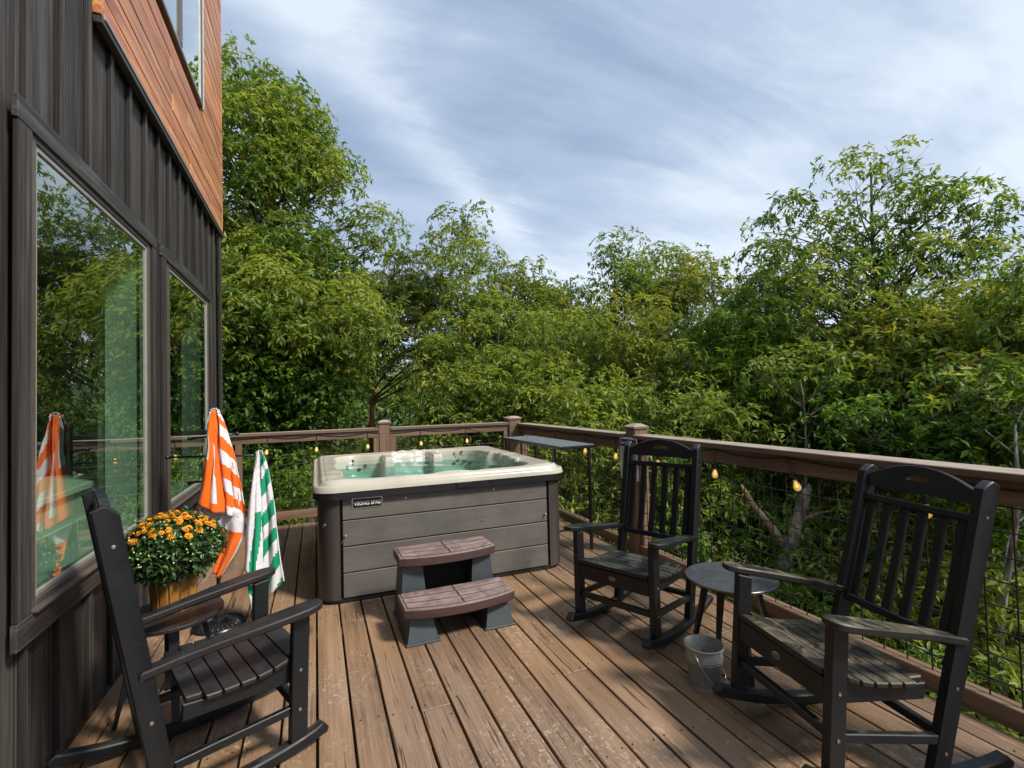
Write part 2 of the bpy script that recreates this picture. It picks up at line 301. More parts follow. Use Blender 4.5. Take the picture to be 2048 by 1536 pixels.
va = k.n.new('ShaderNodeVolumeAbsorption'); va.inputs[0].default_value = (.08, .88, .80, 1); va.inputs['Density'].default_value = .72; k.l.new(va.outputs[0], k.out.inputs['Volume'])
M['water'] = k.m
# towels: woven stripes along the attribute 'stripe'
def towel(name, c, w=(.78, .76, .80)):
    k = Mt(name); at = k.n.new('ShaderNodeAttribute'); at.attribute_name = 'stripe'
    fr = k.math('FRACT', at.outputs['Fac']); f = k.ramp(fr, [(0.0, 1.0), (.5, 0.0)], 'CONSTANT')
    n = k.noise(k.vec((1, 1, 1), rnd=False), 260, 2, .6); n2 = k.noise(k.vec((1, 1, 1), rnd=False), 40, 3, .6)
    cc = k.mix(k.math('MULTIPLY', n2, .5), tuple(c), tuple(x * .75 for x in c)); ww = k.ramp(n2, [(.35, tuple(x * .86 for x in w)), (.6, w)])
    col = k.mix(f, ww, cc)
    k.p.inputs['Sheen Weight'].default_value = .3
    return k.fin(col, .95, k.bump(n, .6, .004), spec=.1)
M['towel_o'] = towel('orange_striped_terry', (.93, .16, .008)); M['towel_g'] = towel('green_striped_terry', (.004, .32, .15))
M['curtain'] = plain('linen_curtain', (.78, .76, .70), .9, var=.05)
M['roomwall'] = plain('interior_paint', (.24, .23, .21), .8, var=.05); M['roomfloor'] = plain('interior_floor', (.10, .07, .05), .5)
M['furn'] = plain('painted_furniture', (.62, .60, .55), .5, var=.05)
M['petal'] = plain('orange_petals', (.88, .36, .012), .6, var=.25, nsc=60); M['petalc'] = plain('flower_centre', (.62, .20, .01), .7)
M['bud'] = plain('pale_green_bud', (.55, .58, .33), .5)
k = Mt('amber_bulb_glass'); k.p.inputs['Transmission Weight'].default_value = .55; k.p.inputs['Emission Color'].default_value = (1, .62, .12, 1); k.p.inputs['Emission Strength'].default_value = .12
M['bulb'] = k.fin((.98, .78, .30), .06)
k = Mt('lit_filament'); k.p.inputs['Emission Color'].default_value = (1, .72, .3, 1); k.p.inputs['Emission Strength'].default_value = 1.4; M['fil'] = k.fin((1, .8, .4), .4)
M['signw'] = plain('white_sign_board', (.72, .73, .76), .4, var=.04); M['signb'] = plain('navy_sign_header', (.012, .014, .06), .4); M['signt'] = plain('sign_print_grey', (.14, .15, .18), .5)
M['white'] = plain('white_print', (.8, .8, .8), .4, var=.02); M['nameblack'] = plain('black_badge', (.006, .006, .006), .3)
M['conc'] = plain('joist_wood', (.045, .032, .022), .8)

# ------------------------------------------------------------------ mesh helpers
class MB:
    def __init__(s): s.v, s.f = [], []
    def add(s, vs, fs):
        o = len(s.v); s.v += [tuple(p) for p in vs]; s.f += [tuple(i + o for i in q) for q in fs]; return s
    def box(s, x0, x1, y0, y1, z0, z1, c=0.0, T=None):
        x0, x1 = sorted((x0, x1)); y0, y1 = sorted((y0, y1)); z0, z1 = sorted((z0, z1))
        if c <= 0:
            vs = [(x, y, z) for x in (x0, x1) for y in (y0, y1) for z in (z0, z1)]
            fs = [(0, 1, 3, 2), (4, 6, 7, 5), (0, 4, 5, 1), (2, 3, 7, 6), (0, 2, 6, 4), (1, 5, 7, 3)]
        else:
            c = min(c, .45 * min(x1 - x0, y1 - y0, z1 - z0)); vs = []; idx = {}
            for i, x in enumerate((x0, x1)):
                for j, y in enumerate((y0, y1)):
                    for l, z in enumerate((z0, z1)):
                        sx, sy, sz = (1, -1)[i], (1, -1)[j], (1, -1)[l]
                        idx[i, j, l, 0] = len(vs); vs.append((x, y + sy * c, z + sz * c))
                        idx[i, j, l, 1] = len(vs); vs.append((x + sx * c, y, z + sz * c))
                        idx[i, j, l, 2] = len(vs); vs.append((x + sx * c, y + sy * c, z))
            I = idx; fs = []
            for i in (0, 1):
                q = [I[i, 0, 0, 0], I[i, 0, 1, 0], I[i, 1, 1, 0], I[i, 1, 0, 0]]; fs.append(q if i == 0 else q[::-1])
                q = [I[0, i, 0, 1], I[1, i, 0, 1], I[1, i, 1, 1], I[0, i, 1, 1]]; fs.append(q if i == 0 else q[::-1])
                q = [I[0, 0, i, 2], I[0, 1, i, 2], I[1, 1, i, 2], I[1, 0, i, 2]]; fs.append(q if i == 0 else q[::-1])
            for a in (0, 1):
                for b in (0, 1):
                    q = [I[0, a, b, 1], I[1, a, b, 1], I[1, a, b, 2], I[0, a, b, 2]]; fs.append(q if a != b else q[::-1])
                    q = [I[a, 0, b, 0], I[a, 0, b, 2], I[a, 1, b, 2], I[a, 1, b, 0]]; fs.append(q if a == b else q[::-1])
                    q = [I[a, b, 0, 0], I[a, b, 1, 0], I[a, b, 1, 1], I[a, b, 0, 1]]; fs.append(q if a == b else q[::-1])
            for i in (0, 1):
                for j in (0, 1):
                    for l in (0, 1):
                        q = [I[i, j, l, 0], I[i, j, l, 1], I[i, j, l, 2]]; fs.append(q if (i + j + l) % 2 == 1 else q[::-1])
        if T is not None: vs = [tuple(T @ Vector(p)) for p in vs]
        return s.add(vs, fs)
    def prism(s, pts, t0, t1, c=0.0, axis=0, T=None):
        """polygon pts (a,b) extruded along axis from t0 to t1, with an inset c at both ends"""
        n = len(pts); P = [Vector((a, b)) for a, b in pts]
        ar = sum(P[i].x * P[(i + 1) % n].y - P[(i + 1) % n].x * P[i].y for i in range(n))
        if ar < 0: P = P[::-1]
        def inset(d):
            out = []
            for i in range(n):
                e1 = (P[i] - P[i - 1]).normalized(); e2 = (P[(i + 1) % n] - P[i]).normalized()
                n1, n2 = Vector((-e1.y, e1.x)), Vector((-e2.y, e2.x)); b = (n1 + n2)
                b = b / max(.35, b.length_squared / 2) if b.length > 1e-6 else n1
                out.append(P[i] + b * d)
            return out
        loops = [(inset(c), t0), (P, t0 + c), (P, t1 - c), (inset(c), t1)] if c > 0 else [(P, t0), (P, t1)]
        def mk(p, t): return ((t, p.x, p.y), (p.x, t, p.y), (p.x, p.y, t))[axis]
        vs = [mk(p, t) for L, t in loops for p in L]; fs = []
        for a in range(len(loops) - 1):
            for i in range(n): j = (i + 1) % n; fs.append((a * n + i, a * n + j, (a + 1) * n + j, (a + 1) * n + i))
        fs.append(tuple(range(n))[::-1]); fs.append(tuple(range((len(loops) - 1) * n, len(loops) * n)))
        if axis == 1: fs = [f[::-1] for f in fs]
        if T is not None: vs = [tuple(T @ Vector(p)) for p in vs]
        return s.add(vs, fs)
    def tube(s, pts, r, n=8, caps=True):
        P = [Vector(p) for p in pts]; rs = r if isinstance(r, (list, tuple)) else [r] * len(P); vs = []; fs = []
        up = Vector((0, 0, 1)) if abs((P[-1] - P[0]).normalized().z) < .9 else Vector((1, 0, 0))
        for i, p in enumerate(P):
            d = (P[min(i + 1, len(P) - 1)] - P[max(i - 1, 0)]).normalized()
            a = d.cross(up).normalized(); b = d.cross(a).normalized(); up = b.cross(d) if False else up
            for j in range(n):
                t = 2 * math.pi * j / n; vs.append(p + (a * math.cos(t) + b * math.sin(t)) * rs[i])
        for i in range(len(P) - 1):
            for j in range(n): k2 = (j + 1) % n; fs.append((i * n + j, i * n + k2, (i + 1) * n + k2, (i + 1) * n + j))
        if caps: fs.append(tuple(range(n))[::-1]); fs.append(tuple(range((len(P) - 1) * n, len(P) * n)))
        return s.add(vs, fs)
    def lathe(s, prof, n=32, c=(0, 0, 0), T=None):
        vs = []; fs = []
        for r, z in prof:
            for j in range(n): t = 2 * math.pi * j / n; vs.append((c[0] + r * math.cos(t), c[1] + r * math.sin(t), c[2] + z))
        for i in range(len(prof) - 1):
            for j in range(n): k2 = (j + 1) % n; fs.append((i * n + j, i * n + k2, (i + 1) * n + k2, (i + 1) * n + j))
        if prof[0][0] > 1e-5: fs.append(tuple(range(n))[::-1])
        if prof[-1][0] > 1e-5: fs.append(tuple(range((len(prof) - 1) * n, len(prof) * n)))
        if T is not None: vs = [tuple(T @ Vector(p)) for p in vs]
        return s.add(vs, fs)
    def grid(s, nu, nv, fn):
        vs = [fn(i / nu, j / nv) for j in range(nv + 1) for i in range(nu + 1)]
        fs = [(j * (nu + 1) + i, j * (nu + 1) + i + 1, (j + 1) * (nu + 1) + i + 1, (j + 1) * (nu + 1) + i) for j in range(nv) for i in range(nu)]
        return s.add(vs, fs)
    def mesh(s, name):
        me = bpy.data.meshes.new(name); me.from_pydata([tuple(v) for v in s.v], [], s.f); me.update(); return me
def link(name, me, mat, parent=None, smooth=False, loc=None, kind=None):
    if mat is not None and not me.materials: me.materials.append(mat)
    if smooth:
        me.polygons.foreach_set('use_smooth', [True] * len(me.polygons))
        if smooth != 'all':
            try: me.set_sharp_from_angle(angle=R_(38))
            except Exception: pass
    o = bpy.data.objects.new(name, me); COL.objects.link(o)
    if parent is not None: o.parent = parent
    if loc is not None: o.location = loc
    if kind: o['kind'] = kind
    return o
def obj(name, mb, mat, parent=None, smooth=False, loc=None, kind=None): return link(name, mb.mesh(name), mat, parent, smooth, loc, kind)
def thing(name, label, cat, loc=(0, 0, 0), rot=(0, 0, 0), group=None):
    o = bpy.data.objects.new(name, None); o.empty_display_size = .1; COL.objects.link(o); o.location = loc; o.rotation_euler = rot
    o['label'] = label; o['category'] = cat
    if group: o['group'] = group
    return o
def copy_tree(o, parent=None):
    c = o.copy(); COL.objects.link(c); c.parent = parent
    for ch in list(o.children): copy_tree(ch, c)
    return c
rng = random.Random(7)
def at(u, v, d):
    """a point d metres away (level distance) in the direction of pixel u, v of the photograph"""
    q = cf + cr * ((u - 1024) / 990) - cu * ((v - 768) / 990); q = q / math.hypot(q.x, q.y); return EYE + q * d

# ================================================================== SETTING
def gz(x, y):
    t = min(1, max(0, (x + 1.5) / 6.5)); t = t * t * (3 - 2 * t)
    left = -1.7 + min(30, max(0, y - 7)) * .13 + .25 * math.sin(x * .7 + y * .4)
    right = -4.3 - .22 * min(30, max(0, x - 3)) - .05 * min(40, max(0, y - 8)) + .3 * math.sin(x * .5 - y * .3)
    z = left * (1 - t) + right * t
    r = math.hypot(x, y)
    return z - min(max(0, r - 30) * .10, 22)
NG = 150
def gcoord(a):
    s_ = 2 * a - 1; return math.copysign((abs(s_) ** 3.2) * 900 + abs(s_) * 22, s_)
m = MB().grid(NG, NG, lambda a, b: (gcoord(a), gcoord(b), gz(gcoord(a), gcoord(b))))
g_ = obj('ground', m, M['ground'], smooth='all'); g_['kind'] = 'structure'
def hillz(t, k2):
    return 26 + 9 * math.sin(t * 3.1 + k2) + 6 * math.sin(t * 7.7 + 2 * k2) + 2.5 * math.sin(t * 23 + k2) + 1.2 * math.sin(t * 51)
m = MB()
for k2, rr in ((0, 520), (1.7, 700)):
    n_ = 160; vs = []; fs = []
    for i in range(n_ + 1):
        t = R_(-60 + 200 * i / n_); x, y = math.sin(t), math.cos(t)
        h = hillz(t, k2) * (.55 + .3 * k2)
        vs += [(x * (rr - 170), y * (rr - 170), -60), (x * (rr - 60), y * (rr - 60), h * .35 - 12), (x * rr, y * rr, h), (x * (rr + 120), y * (rr + 120), h * .3 - 20)]
    for i in range(n_):
        for j in range(3): a = i * 4 + j; fs.append((a, a + 1, a + 5, a + 4))
    m.add(vs, fs)
obj('hills', m, M['hills'], smooth='all')['kind'] = 'structure'

# ---- deck
deck = thing('deck', 'raised brown deck of long stained boards running away from the camera', 'deck'); deck['kind'] = 'structure'
PITCH, X0 = .1462, -.011
def deck_board(x0, x1, y0, y1):
    L = y1 - y0; w = x1 - x0; ns = max(1, int(L / 1.2)); mb = MB()
    mb.box(-w / 2, w / 2, -L / 2, L / 2, -.036, 0, .0022)
    o = obj('deck_board', mb, M['deck'], deck); o.location = ((x0 + x1) / 2, (y0 + y1) / 2, rng.uniform(-.0012, .0012)); o.rotation_euler = (0, rng.uniform(-.004, .004), 0)
    return o
joint = {3: 2.305, 8: 2.305, 15: 2.31, 12: 1.345, 0: 5.9, -3: 1.1, -5: 4.3, 6: 5.1, 10: .2, 13: 4.95, 16: .6}
for kk in range(-7, 18):
    a = X0 + kk * PITCH + .0058; b = X0 + (kk + 1) * PITCH - .0058
    if kk == -7: a = -.985
    cuts = [-2.6] + ([joint[kk]] if kk in joint else []) + [6.4 + rng.uniform(-.006, .006)]
    for q in range(len(cuts) - 1): deck_board(a, b, cuts[q] + (.0030 if q else 0), cuts[q + 1] - (.0030 if q + 2 < len(cuts) else 0))
screw = MB().lathe([(.0045, 0), (.0045, .0006), (.001, .0008)], 8); sme = screw.mesh('deck_screw')
mbs = MB()
for kk in range(-6, 18):
    for yj in [y / 100 for y in range(-10, 640, 61)]:
        for dx in (.028, .112):
            if rng.random() < .8:
                x_ = X0 + kk * PITCH + dx + rng.uniform(-.006, .006); y_ = yj + rng.uniform(-.012, .012)
                mbs.lathe([(.0042, 0.0016), (.0042, .0024), (.0005, .0026)], 6, (x_, y_, 0))
obj('deck_screws', mbs, M['dark'], deck, kind='stuff')
for yj in [y / 100 + .02 for y in range(-220, 640, 61)]:
    obj('joist', MB().box(-1.0, 2.58, yj - .019, yj + .019, -.23, -.04), M['conc'], deck)
obj('rim_joist', MB().box(2.562, 2.60, -2.6, 6.38, -.27, -.0375), M['rail'], deck)
obj('rim_joist', MB().box(-1.0, 2.559, 6.34, 6.38, -.27, -.0375), M['railx'], deck)
for x, y in ((2.45, 6.2), (2.45, 3.6), (2.45, .8), (.6, 6.2), (-.8, 6.2)):
    obj('support_post', MB().box(x - .07, x + .07, y - .07, y + .07, gz(x, y) - .4, -.271, .006), M['railz'], deck)

# ================================================================== HOUSE
house = thing('house', 'house wall of dark vertical boards with orange wood planks above and large windows', 'house', (-1.0, 2.3, 0))
HO = Vector((-1.0, 2.3, 0))
def hp(name, mb, mat, **k_):  # mesh given in world coordinates
    o = obj(name, mb, mat, house, **k_); o.location = -HO; return o
def hbox(name, x0, x1, y0, y1, z0, z1, mat, c=.002, parent=None):
    """box with its own origin in its middle, child of the house or of one of its parts"""
    ctr = Vector(((x0 + x1) / 2, (y0 + y1) / 2, (z0 + z1) / 2))
    mb = MB().box(x0 - ctr.x, x1 - ctr.x, y0 - ctr.y, y1 - ctr.y, z0 - ctr.z, z1 - ctr.z, c)
    if parent is None: o = obj(name, mb, mat, house); o.location = ctr - HO
    else: o = obj(name, mb, mat, parent); o.location = ctr - HO - Vector(parent.location)
    return o
W1 = (2.318, 3.762, .688, 2.462); W2 = (4.083, 5.612, .688, 2.462); CED = (2.93, 6.3, 3.335, 9)
OPEN = [W1, W2, CED]
YEND = 6.27; TOP = 7.0
def pieces(y0, y1):
    ys = sorted({y0, y1} | {o for w in OPEN for o in w[:2] if y0 < o < y1}); out = []
    for a, b in zip(ys, ys[1:]):
        if b - a < .012: continue
        mid = (a + b) / 2; z = 0.012
        for w in sorted([w for w in OPEN if w[0] <= mid <= w[1]], key=lambda w: w[2]):
            out.append((a, b, z, w[2])); z = w[3]
        if z < TOP: out.append((a, b, z, TOP))
    return out
bk = [2.299 + .2805 * i for i in range(-17, 15)]
for a, b in zip(bk, bk[1:] + [bk[-1] + .2805]):
    b = min(b, YEND)
    if a >= YEND: break
    for (p, q, z0, z1) in pieces(a + .002, b - .002):
        if z1 - z0 > .05: hbox('siding_board', -1.022, -1.0 + rng.uniform(-.0015, .0015), p, q, z0, z1, M['siding'], .0015)
for a in bk:
    if a > YEND - .05: break
    for (p, q, z0, z1) in pieces(a, a + .042):
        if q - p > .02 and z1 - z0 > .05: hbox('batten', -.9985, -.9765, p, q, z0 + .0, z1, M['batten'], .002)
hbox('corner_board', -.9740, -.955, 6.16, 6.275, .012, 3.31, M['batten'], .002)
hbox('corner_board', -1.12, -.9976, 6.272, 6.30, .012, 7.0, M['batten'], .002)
# sheathing behind the boards, kept clear of the windows
for (p, q, z0, z1) in pieces(-2.4, YEND - .03): hbox('sheathing', -1.16, -1.024, p + .0, q - .0, z0 - .0, z1, M['dark'], 0)
hbox('end_wall', -6, -1.13, 6.25, 6.27, -2, 7.0, M['siding'], 0)
# lip and flashing under the planks
hbox('drip_cap', -.9745, -.937, 2.90, 6.29, 3.288, 3.322, M['trimy'], .002)
hbox('drip_cap', -.9745, -.931, 2.93, 6.30, 3.3225, 3.334, M['flash'], .001)
# cedar planks
rng2 = random.Random(3); UW = (3.45, 5.19, 4.15, 9.0)
z = 3.338; i = 0
while z < 7.0:
    h = rng2.choice([.098, .112, .122, .135, .105]); zt = z + h
    segs = [(2.945, 6.29)]
    if zt > UW[2]: segs = [(2.945, UW[0] - .005), (UW[1] + .005, 6.29)]
    out = []
    for a, b in segs:
        L = b - a
        if L > 1.6:
            c_ = a + L * rng2.uniform(.25, .75); out += [(a, c_ - .001), (c_ + .001, b)]
        else: out.append((a, b))
    for a, b in out: hbox('cedar_plank', -.985, -.9455 + rng2.uniform(-.002, .002), a, b, z + .002, zt - .002, M['cedar'], .0045)
    z = zt; i += 1
hbox('cedar_backing', -1.02, -.986, 2.94, UW[0], 3.336, 7.0, M['dark'], 0); hbox('cedar_backing', -1.02, -.986, UW[1], 6.28, 3.336, 7.0, M['dark'], 0); hbox('cedar_backing', -1.02, -.986, UW[0] + .001, UW[1] - .001, 3.336, UW[2], M['dark'], 0)
hbox('cedar_end_board', -.9855, -.944, 2.905, 2.943, 3.336, 7.0, M['cedar'], .002)
hbox('cedar_end_board', -1.02, -.944, 6.292, 6.315, 3.336, 7.0, M['cedar'], .002)
# windows
def window(Y0, Y1, Z0, Z1, frame, mull=None, x=-.98, white=None, fl=.053, fr=.053):
    w = bpy.data.objects.new('window', None); COL.objects.link(w); w.parent = house; w.location = Vector((x, (Y0 + Y1) / 2, Z0)) - HO
    fw = .036; b = .022
    for (a, b_, c_, d) in ((Y0, Y0 + fl, Z0, Z1), (Y1 - fr, Y1, Z0, Z1), (Y0 + fl, Y1 - fr, Z0, Z0 + fw), (Y0 + fl, Y1 - fr, Z1 - fw, Z1)):
        hbox('frame', x - .05, x + .012, a, b_, c_, d, frame, .004, w)
    if not mull:
        for (a, b_, c_, d) in ((Y0 + .002, Y0 + fl, Z0 + .002, Z1 - .002), (Y1 - fr, Y1 - .002, Z0 + .002, Z1 - .002), (Y0 + fl, Y1 - fr, Z0 + .002, Z0 + fw), (Y0 + fl, Y1 - fr, Z1 - fw, Z1 - .002)):
            hbox('jamb', x - .21, x - .051, a, b_, c_, d, M['jamb'], .002, w)
    ya, yb, za, zb = Y0 + fl, Y1 - fr, Z0 + fw, Z1 - fw
    for (a, b_, c_, d) in ((ya, ya + b, za, zb), (yb - b, yb, za, zb), (ya + b, yb - b, za, za + b), (ya + b, yb - b, zb - b, zb)):
        hbox('glazing_bead', x - .03, x + .006, a, b_, c_, d, white or frame, .003, w)
    ya, yb, za, zb = ya + b, yb - b, za + b, zb - b
    if mull:
        hbox('mullion', x - .05, x + .01, mull - .04, mull + .04, za, zb, frame, .003, w)
        hbox('pane', x - .006, x - .002, ya, mull - .04, za, zb, M['glass'], 0, w); hbox('pane', x - .006, x - .002, mull + .04, yb, za, zb, M['glass'], 0, w)
    else: hbox('pane', x - .006, x - .002, ya, yb, za, zb, M['glass'], 0, w)
    return w
for (Y0, Y1, Z0, Z1), l, l2, r2, r, fl in ((W1, 2.222, 2.316, 3.764, 3.847, .053), (W2, 3.985, 4.081, 5.614, 5.73, .13)):
    w = window(Y0, Y1, Z0, Z1, M['frame'], fl=fl, white=M['bead'])
    hbox('trim_board', -.9745, -.955, l - .008, r + .004, 2.45, 2.534, M['trimy'], .002, w)
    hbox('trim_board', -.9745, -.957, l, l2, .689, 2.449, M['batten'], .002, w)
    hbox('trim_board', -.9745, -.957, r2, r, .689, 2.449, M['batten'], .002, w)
    hbox('trim_board', -.9745, -.955, l - .006, r + .002, .592, .687, M['trimy'], .002, w)
    hbox('sill', -.967, -.938, l2 + .001, r2 - .001, .6885, .700, M['frame'], .002, w)
window(UW[0], UW[1], UW[2] + .005, 6.6, M['frame'], 4.41, x=-.938, white=M['whitevinyl'])
hbox('window_trim', -.944, -.925, UW[1] + .002, UW[1] + .05, UW[2], 6.6, M['whitevinyl'], .002)
# room behind the lower windows
hbox('interior_floor', -5.5, -1.11, -2.3, 6.2, -.03, .0, M['roomfloor'], 0); hbox('interior_wall', -5.56, -5.5, -2.3, 6.2, 0, 2.7, M['roomwall'], 0)
hbox('interior_wall', -5.5, -1.11, 6.205, 6.24, 0, 2.7, M['roomwall'], 0); hbox('interior_wall', -5.5, -1.11, -2.36, -2.3, 0, 2.7, M['roomwall'], 0)
hbox('interior_ceiling', -5.5, -1.11, -2.3, 6.2, 2.7, 2.76, M['roomwall'], 0)
hbox('upper_backing', -1.5, -1.46, 3.2, 5.8, 4.0, 6.8, M['curtain'], 0)
def curtain(y0, y1, label, x=-1.24, z0=.05, z1=2.5):
    n_ = 64; mb = MB()
    mb.grid(n_, 6, lambda a, b: (x + .028 * math.sin(a * math.pi * 2 * (y1 - y0) / .085) * (1 - .35 * b) + .01 * math.sin(a * 17 + b * 3), y0 + a * (y1 - y0), z0 + b * (z1 - z0)))
    o = obj('curtain', mb, M['curtain'], None, 'all'); sm = o.modifiers.new('s', 'SOLIDIFY'); sm.thickness = .004
    o['label'] = label; o['category'] = 'curtain'; o['group'] = 'curtains inside the windows'; return o
curtain(3.80, 4.12, 'pale gathered curtain hanging inside the large near window'); curtain(5.62, 6.0, 'pale gathered curtain hanging inside the narrower far window')
dr = thing('dresser', 'long pale painted dresser standing inside the room behind the near window', 'dresser', (-1.52, 3.05, 0))
obj('body', MB().box(-.20, .20, -1.2, 1.2, .08, .93, .004), M['furn'], dr); obj('top', MB().box(-.22, .23, -1.25, 1.25, .931, .97, .006), M['furn'], dr)
for i in range(4): obj('drawer', MB().box(.202, .222, -1.17 + i * .59, -.61 + i * .59, .48, .77, .004), M['furn'], dr); obj('drawer', MB().box(.202, .222, -1.17 + i * .59, -.61 + i * .59, .12, .45, .004), M['furn'], dr)
for y in (-1.1, 1.1):
    for x in (-.16, .16): obj('leg', MB().box(x - .03, x + .03, y - .03, y + .03, 0, .079), M['furn'], dr)

# ================================================================== RAILINGS
def cap_post(rail, x, y, w, z0, z1, mat=None):
    p = obj('post', MB().box(-w / 2, w / 2, -w / 2, w / 2, z0, z1 - .03, .004), M['railz'], rail, loc=(x, y, 0))
    mb = MB(); a, b = w / 2 + .012, w / 2 - .038
    vs = [(-a, -a, z1 - .029), (a, -a, z1 - .029), (a, a, z1 - .029), (-a, a, z1 - .029), (-a, -a, z1 - .010), (a, -a, z1 - .010), (a, a, z1 - .010), (-a, a, z1 - .010), (-b, -b, z1 + .016), (b, -b, z1 + .016), (b, b, z1 + .016), (-b, b, z1 + .016)]
    fs = [(3, 2, 1, 0), (8, 9, 10, 11)] + [(i, (i + 1) % 4, 4 + (i + 1) % 4, 4 + i) for i in range(4)] + [(4 + i, 4 + (i + 1) % 4, 8 + (i + 1) % 4, 8 + i) for i in range(4)]
    obj('post_cap', mb.add(vs, fs), M['cap'], p); return p
def mesh_panel(rail, run, a0, a1, c, z0, z1):
    mb = MB(); r = .0036
    for i in range(200):
        z = .911 - .1066 * i
        if z < z0: break
        if z > z1: continue
        p, q = ((c, a0, z), (c, a1, z)) if run == 'y' else ((a0, c, z), (a1, c, z)); mb.tube([p, q], r, 5, False)
    t = a0 + .045
    while t < a1:
        j = rng.uniform(-.002, .002)
        p, q = ((c + .004, t, z0), (c + .004, t + j, z1)) if run == 'y' else ((t, c + .004, z0), (t + j, c + .004, z1)); mb.tube([p, q], r, 5, False); t += .1072
    obj('wire_mesh', mb, M['wire'], rail)
def ybox(name, rail, x0, x1, y0, y1, z0, z1, mat=None):
    c_ = Vector(((x0 + x1) / 2, (y0 + y1) / 2, (z0 + z1) / 2)); return obj(name, MB().box(x0 - c_.x, x1 - c_.x, y0 - c_.y, y1 - c_.y, z0 - c_.z, z1 - c_.z, .0035), mat or M['rail'], rail, loc=c_ - Vector(rail.location))
rr_ = thing('deck_railing', 'long brown wooden railing with black wire mesh along the right side of the deck', 'railing', (0, 0, 0), group='railings round the deck')
segsY = [(-2.6, .55), (.69, 3.70), (3.84, 6.42)]
for a, b in segsY:
    ybox('top_rail', rr_, 2.605, 2.775, a, b, 1.032, 1.066, M['cap']); ybox('upper_rail', rr_, 2.645, 2.683, a + .001, b - .001, .925, 1.0315)
    ybox('lower_rail', rr_, 2.645, 2.682, a + .001, b - .001, .004, .093); ybox('lower_rail', rr_, 2.690, 2.726, a + .001, b - .001, .004, .091)
    ybox('upper_rail', rr_, 2.690, 2.726, a + .001, b - .001, .945, 1.0315)
    mesh_panel(rr_, 'y', a, b, 2.686, .05, .96)
    for y0, y1 in ((a + .002, a + .04), (b - .04, b - .002)): ybox('nailer', rr_, 2.66, 2.74, y0, y1, .0935, .9245, M['railz'])
for y in (.62, 3.77): cap_post(rr_, 2.70, y, .138, -.35, 1.145)
rf = thing('deck_railing', 'shorter brown wooden railing with wire mesh behind the hot tub at the far end', 'railing', (0, 0, 0), group='railings round the deck')
for a, b in ((-1.75, .738), (.878, 2.485)):
    ybox('top_rail', rf, a, b, 6.405, 6.56, 1.05, 1.086, M['capx']); ybox('upper_rail', rf, a + .001, b - .001, 6.43, 6.468, .965, 1.0495, M['railx'])
    ybox('lower_rail', rf, a + .001, b - .001, 6.43, 6.468, .055, .15, M['railx']); mesh_panel(rf, 'x', a, b, 6.474, .10, 1.0)
    ybox('lower_rail', rf, a + .001, b - .001, 6.476, 6.512, .055, .148, M['railx'])
    for x0, x1 in ((a + .002, a + .07), (b - .07, b - .002)): ybox('nailer', rf, x0, x1, 6.432, 6.47, .1505, .9645, M['railz'])
ybox('nailer', rf, -.86, -.79, 6.428, 6.47, .1505, .9645, M['railz'])
cap_post(rf, .808, 6.49, .138, -.35, 1.165); cap_post(rf, 2.575, 6.49, .175, -.35, 1.15)

# ---- string lights
sl_ = thing('string_lights', 'black string of amber bulbs hanging under the top rail of the deck railing', 'string lights', (2.6, 6.4, 0))
SO = Vector((2.6, 6.4, 0))
bR = [(4.55, 0), (3.98, 0), (3.36, 0), (2.73, .0), (2.15, -.05), (1.42, 0), (.8, 0), (5.25, 0), (5.9, 0)]
bF = [-.52, .01, .60, 1.26, 1.87]
hookR = sorted([y + .035 for y, _ in bR]); cab = []
def sag(p, q, n=8, s=.018): return [(p[0] + (q[0] - p[0]) * i / n, p[1] + (q[1] - p[1]) * i / n, p[2] + (q[2] - p[2]) * i / n - s * 4 * (i / n) * (1 - i / n)) for i in range(n)]
nodes = [(2.638, y, 1.018) for y in [-1.0] + hookR] + [(2.62, 6.33, 1.03)] + [(x, 6.424, 1.035) for x in sorted(bF, reverse=True)] + [(-1.7, 6.424, 1.04)]
for i in range(len(nodes) - 1): cab += sag(nodes[i], nodes[i + 1], 8, rng.uniform(.012, .03))
cab.append(nodes[-1])
obj('cable', MB().tube([Vector(p) - SO for p in cab], .0038, 6), M['cable'], sl_, 'all')
sock = MB().lathe([(.0, .058), (.008, .056), (.012, .045), (.0155, .03), (.0165, .0), (.0, -.001)], 12).mesh('bulb_socket')
bulb = MB().lathe([(.011, .0), (.013, -.012), (.021, -.03), (.0245, -.045), (.023, -.058), (.015, -.070), (.0, -.075)], 16).mesh('bulb')
fil = MB().tube([(-.006, 0, -.01), (-.008, 0, -.05), (0, 0, -.03), (.008, 0, -.052), (.006, 0, -.01)], .0016, 5).mesh('filament')
def hang(p, tilt):
    p = Vector(p) - SO; q = p + Vector((0 if abs(tilt[0]) < 9 else 0, 0, 0))
    d = Vector((tilt[0], tilt[1], -1)).normalized(); e_ = p + d * .085
    obj('drop_wire', MB().tube([p, p + d * .09], .003, 5), M['cable'], sl_)
    s_ = link('socket', sock, M['cable'], sl_, True); s_.location = e_ + d * .05; s_.rotation_euler = (-d).to_track_quat('Z', 'Y').to_euler()
    s_.scale = (.88, .88, .88); b_ = link('bulb', bulb, M['bulb'], s_, 'all'); f_ = link('filament', fil, M['fil'], s_)
for y, t in bR: hang((2.636, y + .03, 1.014), (-.05, t * 9 if t else -.03))
for x in bF: hang((x, 6.423, 1.028), (rng.uniform(-.1, .1), -.05))

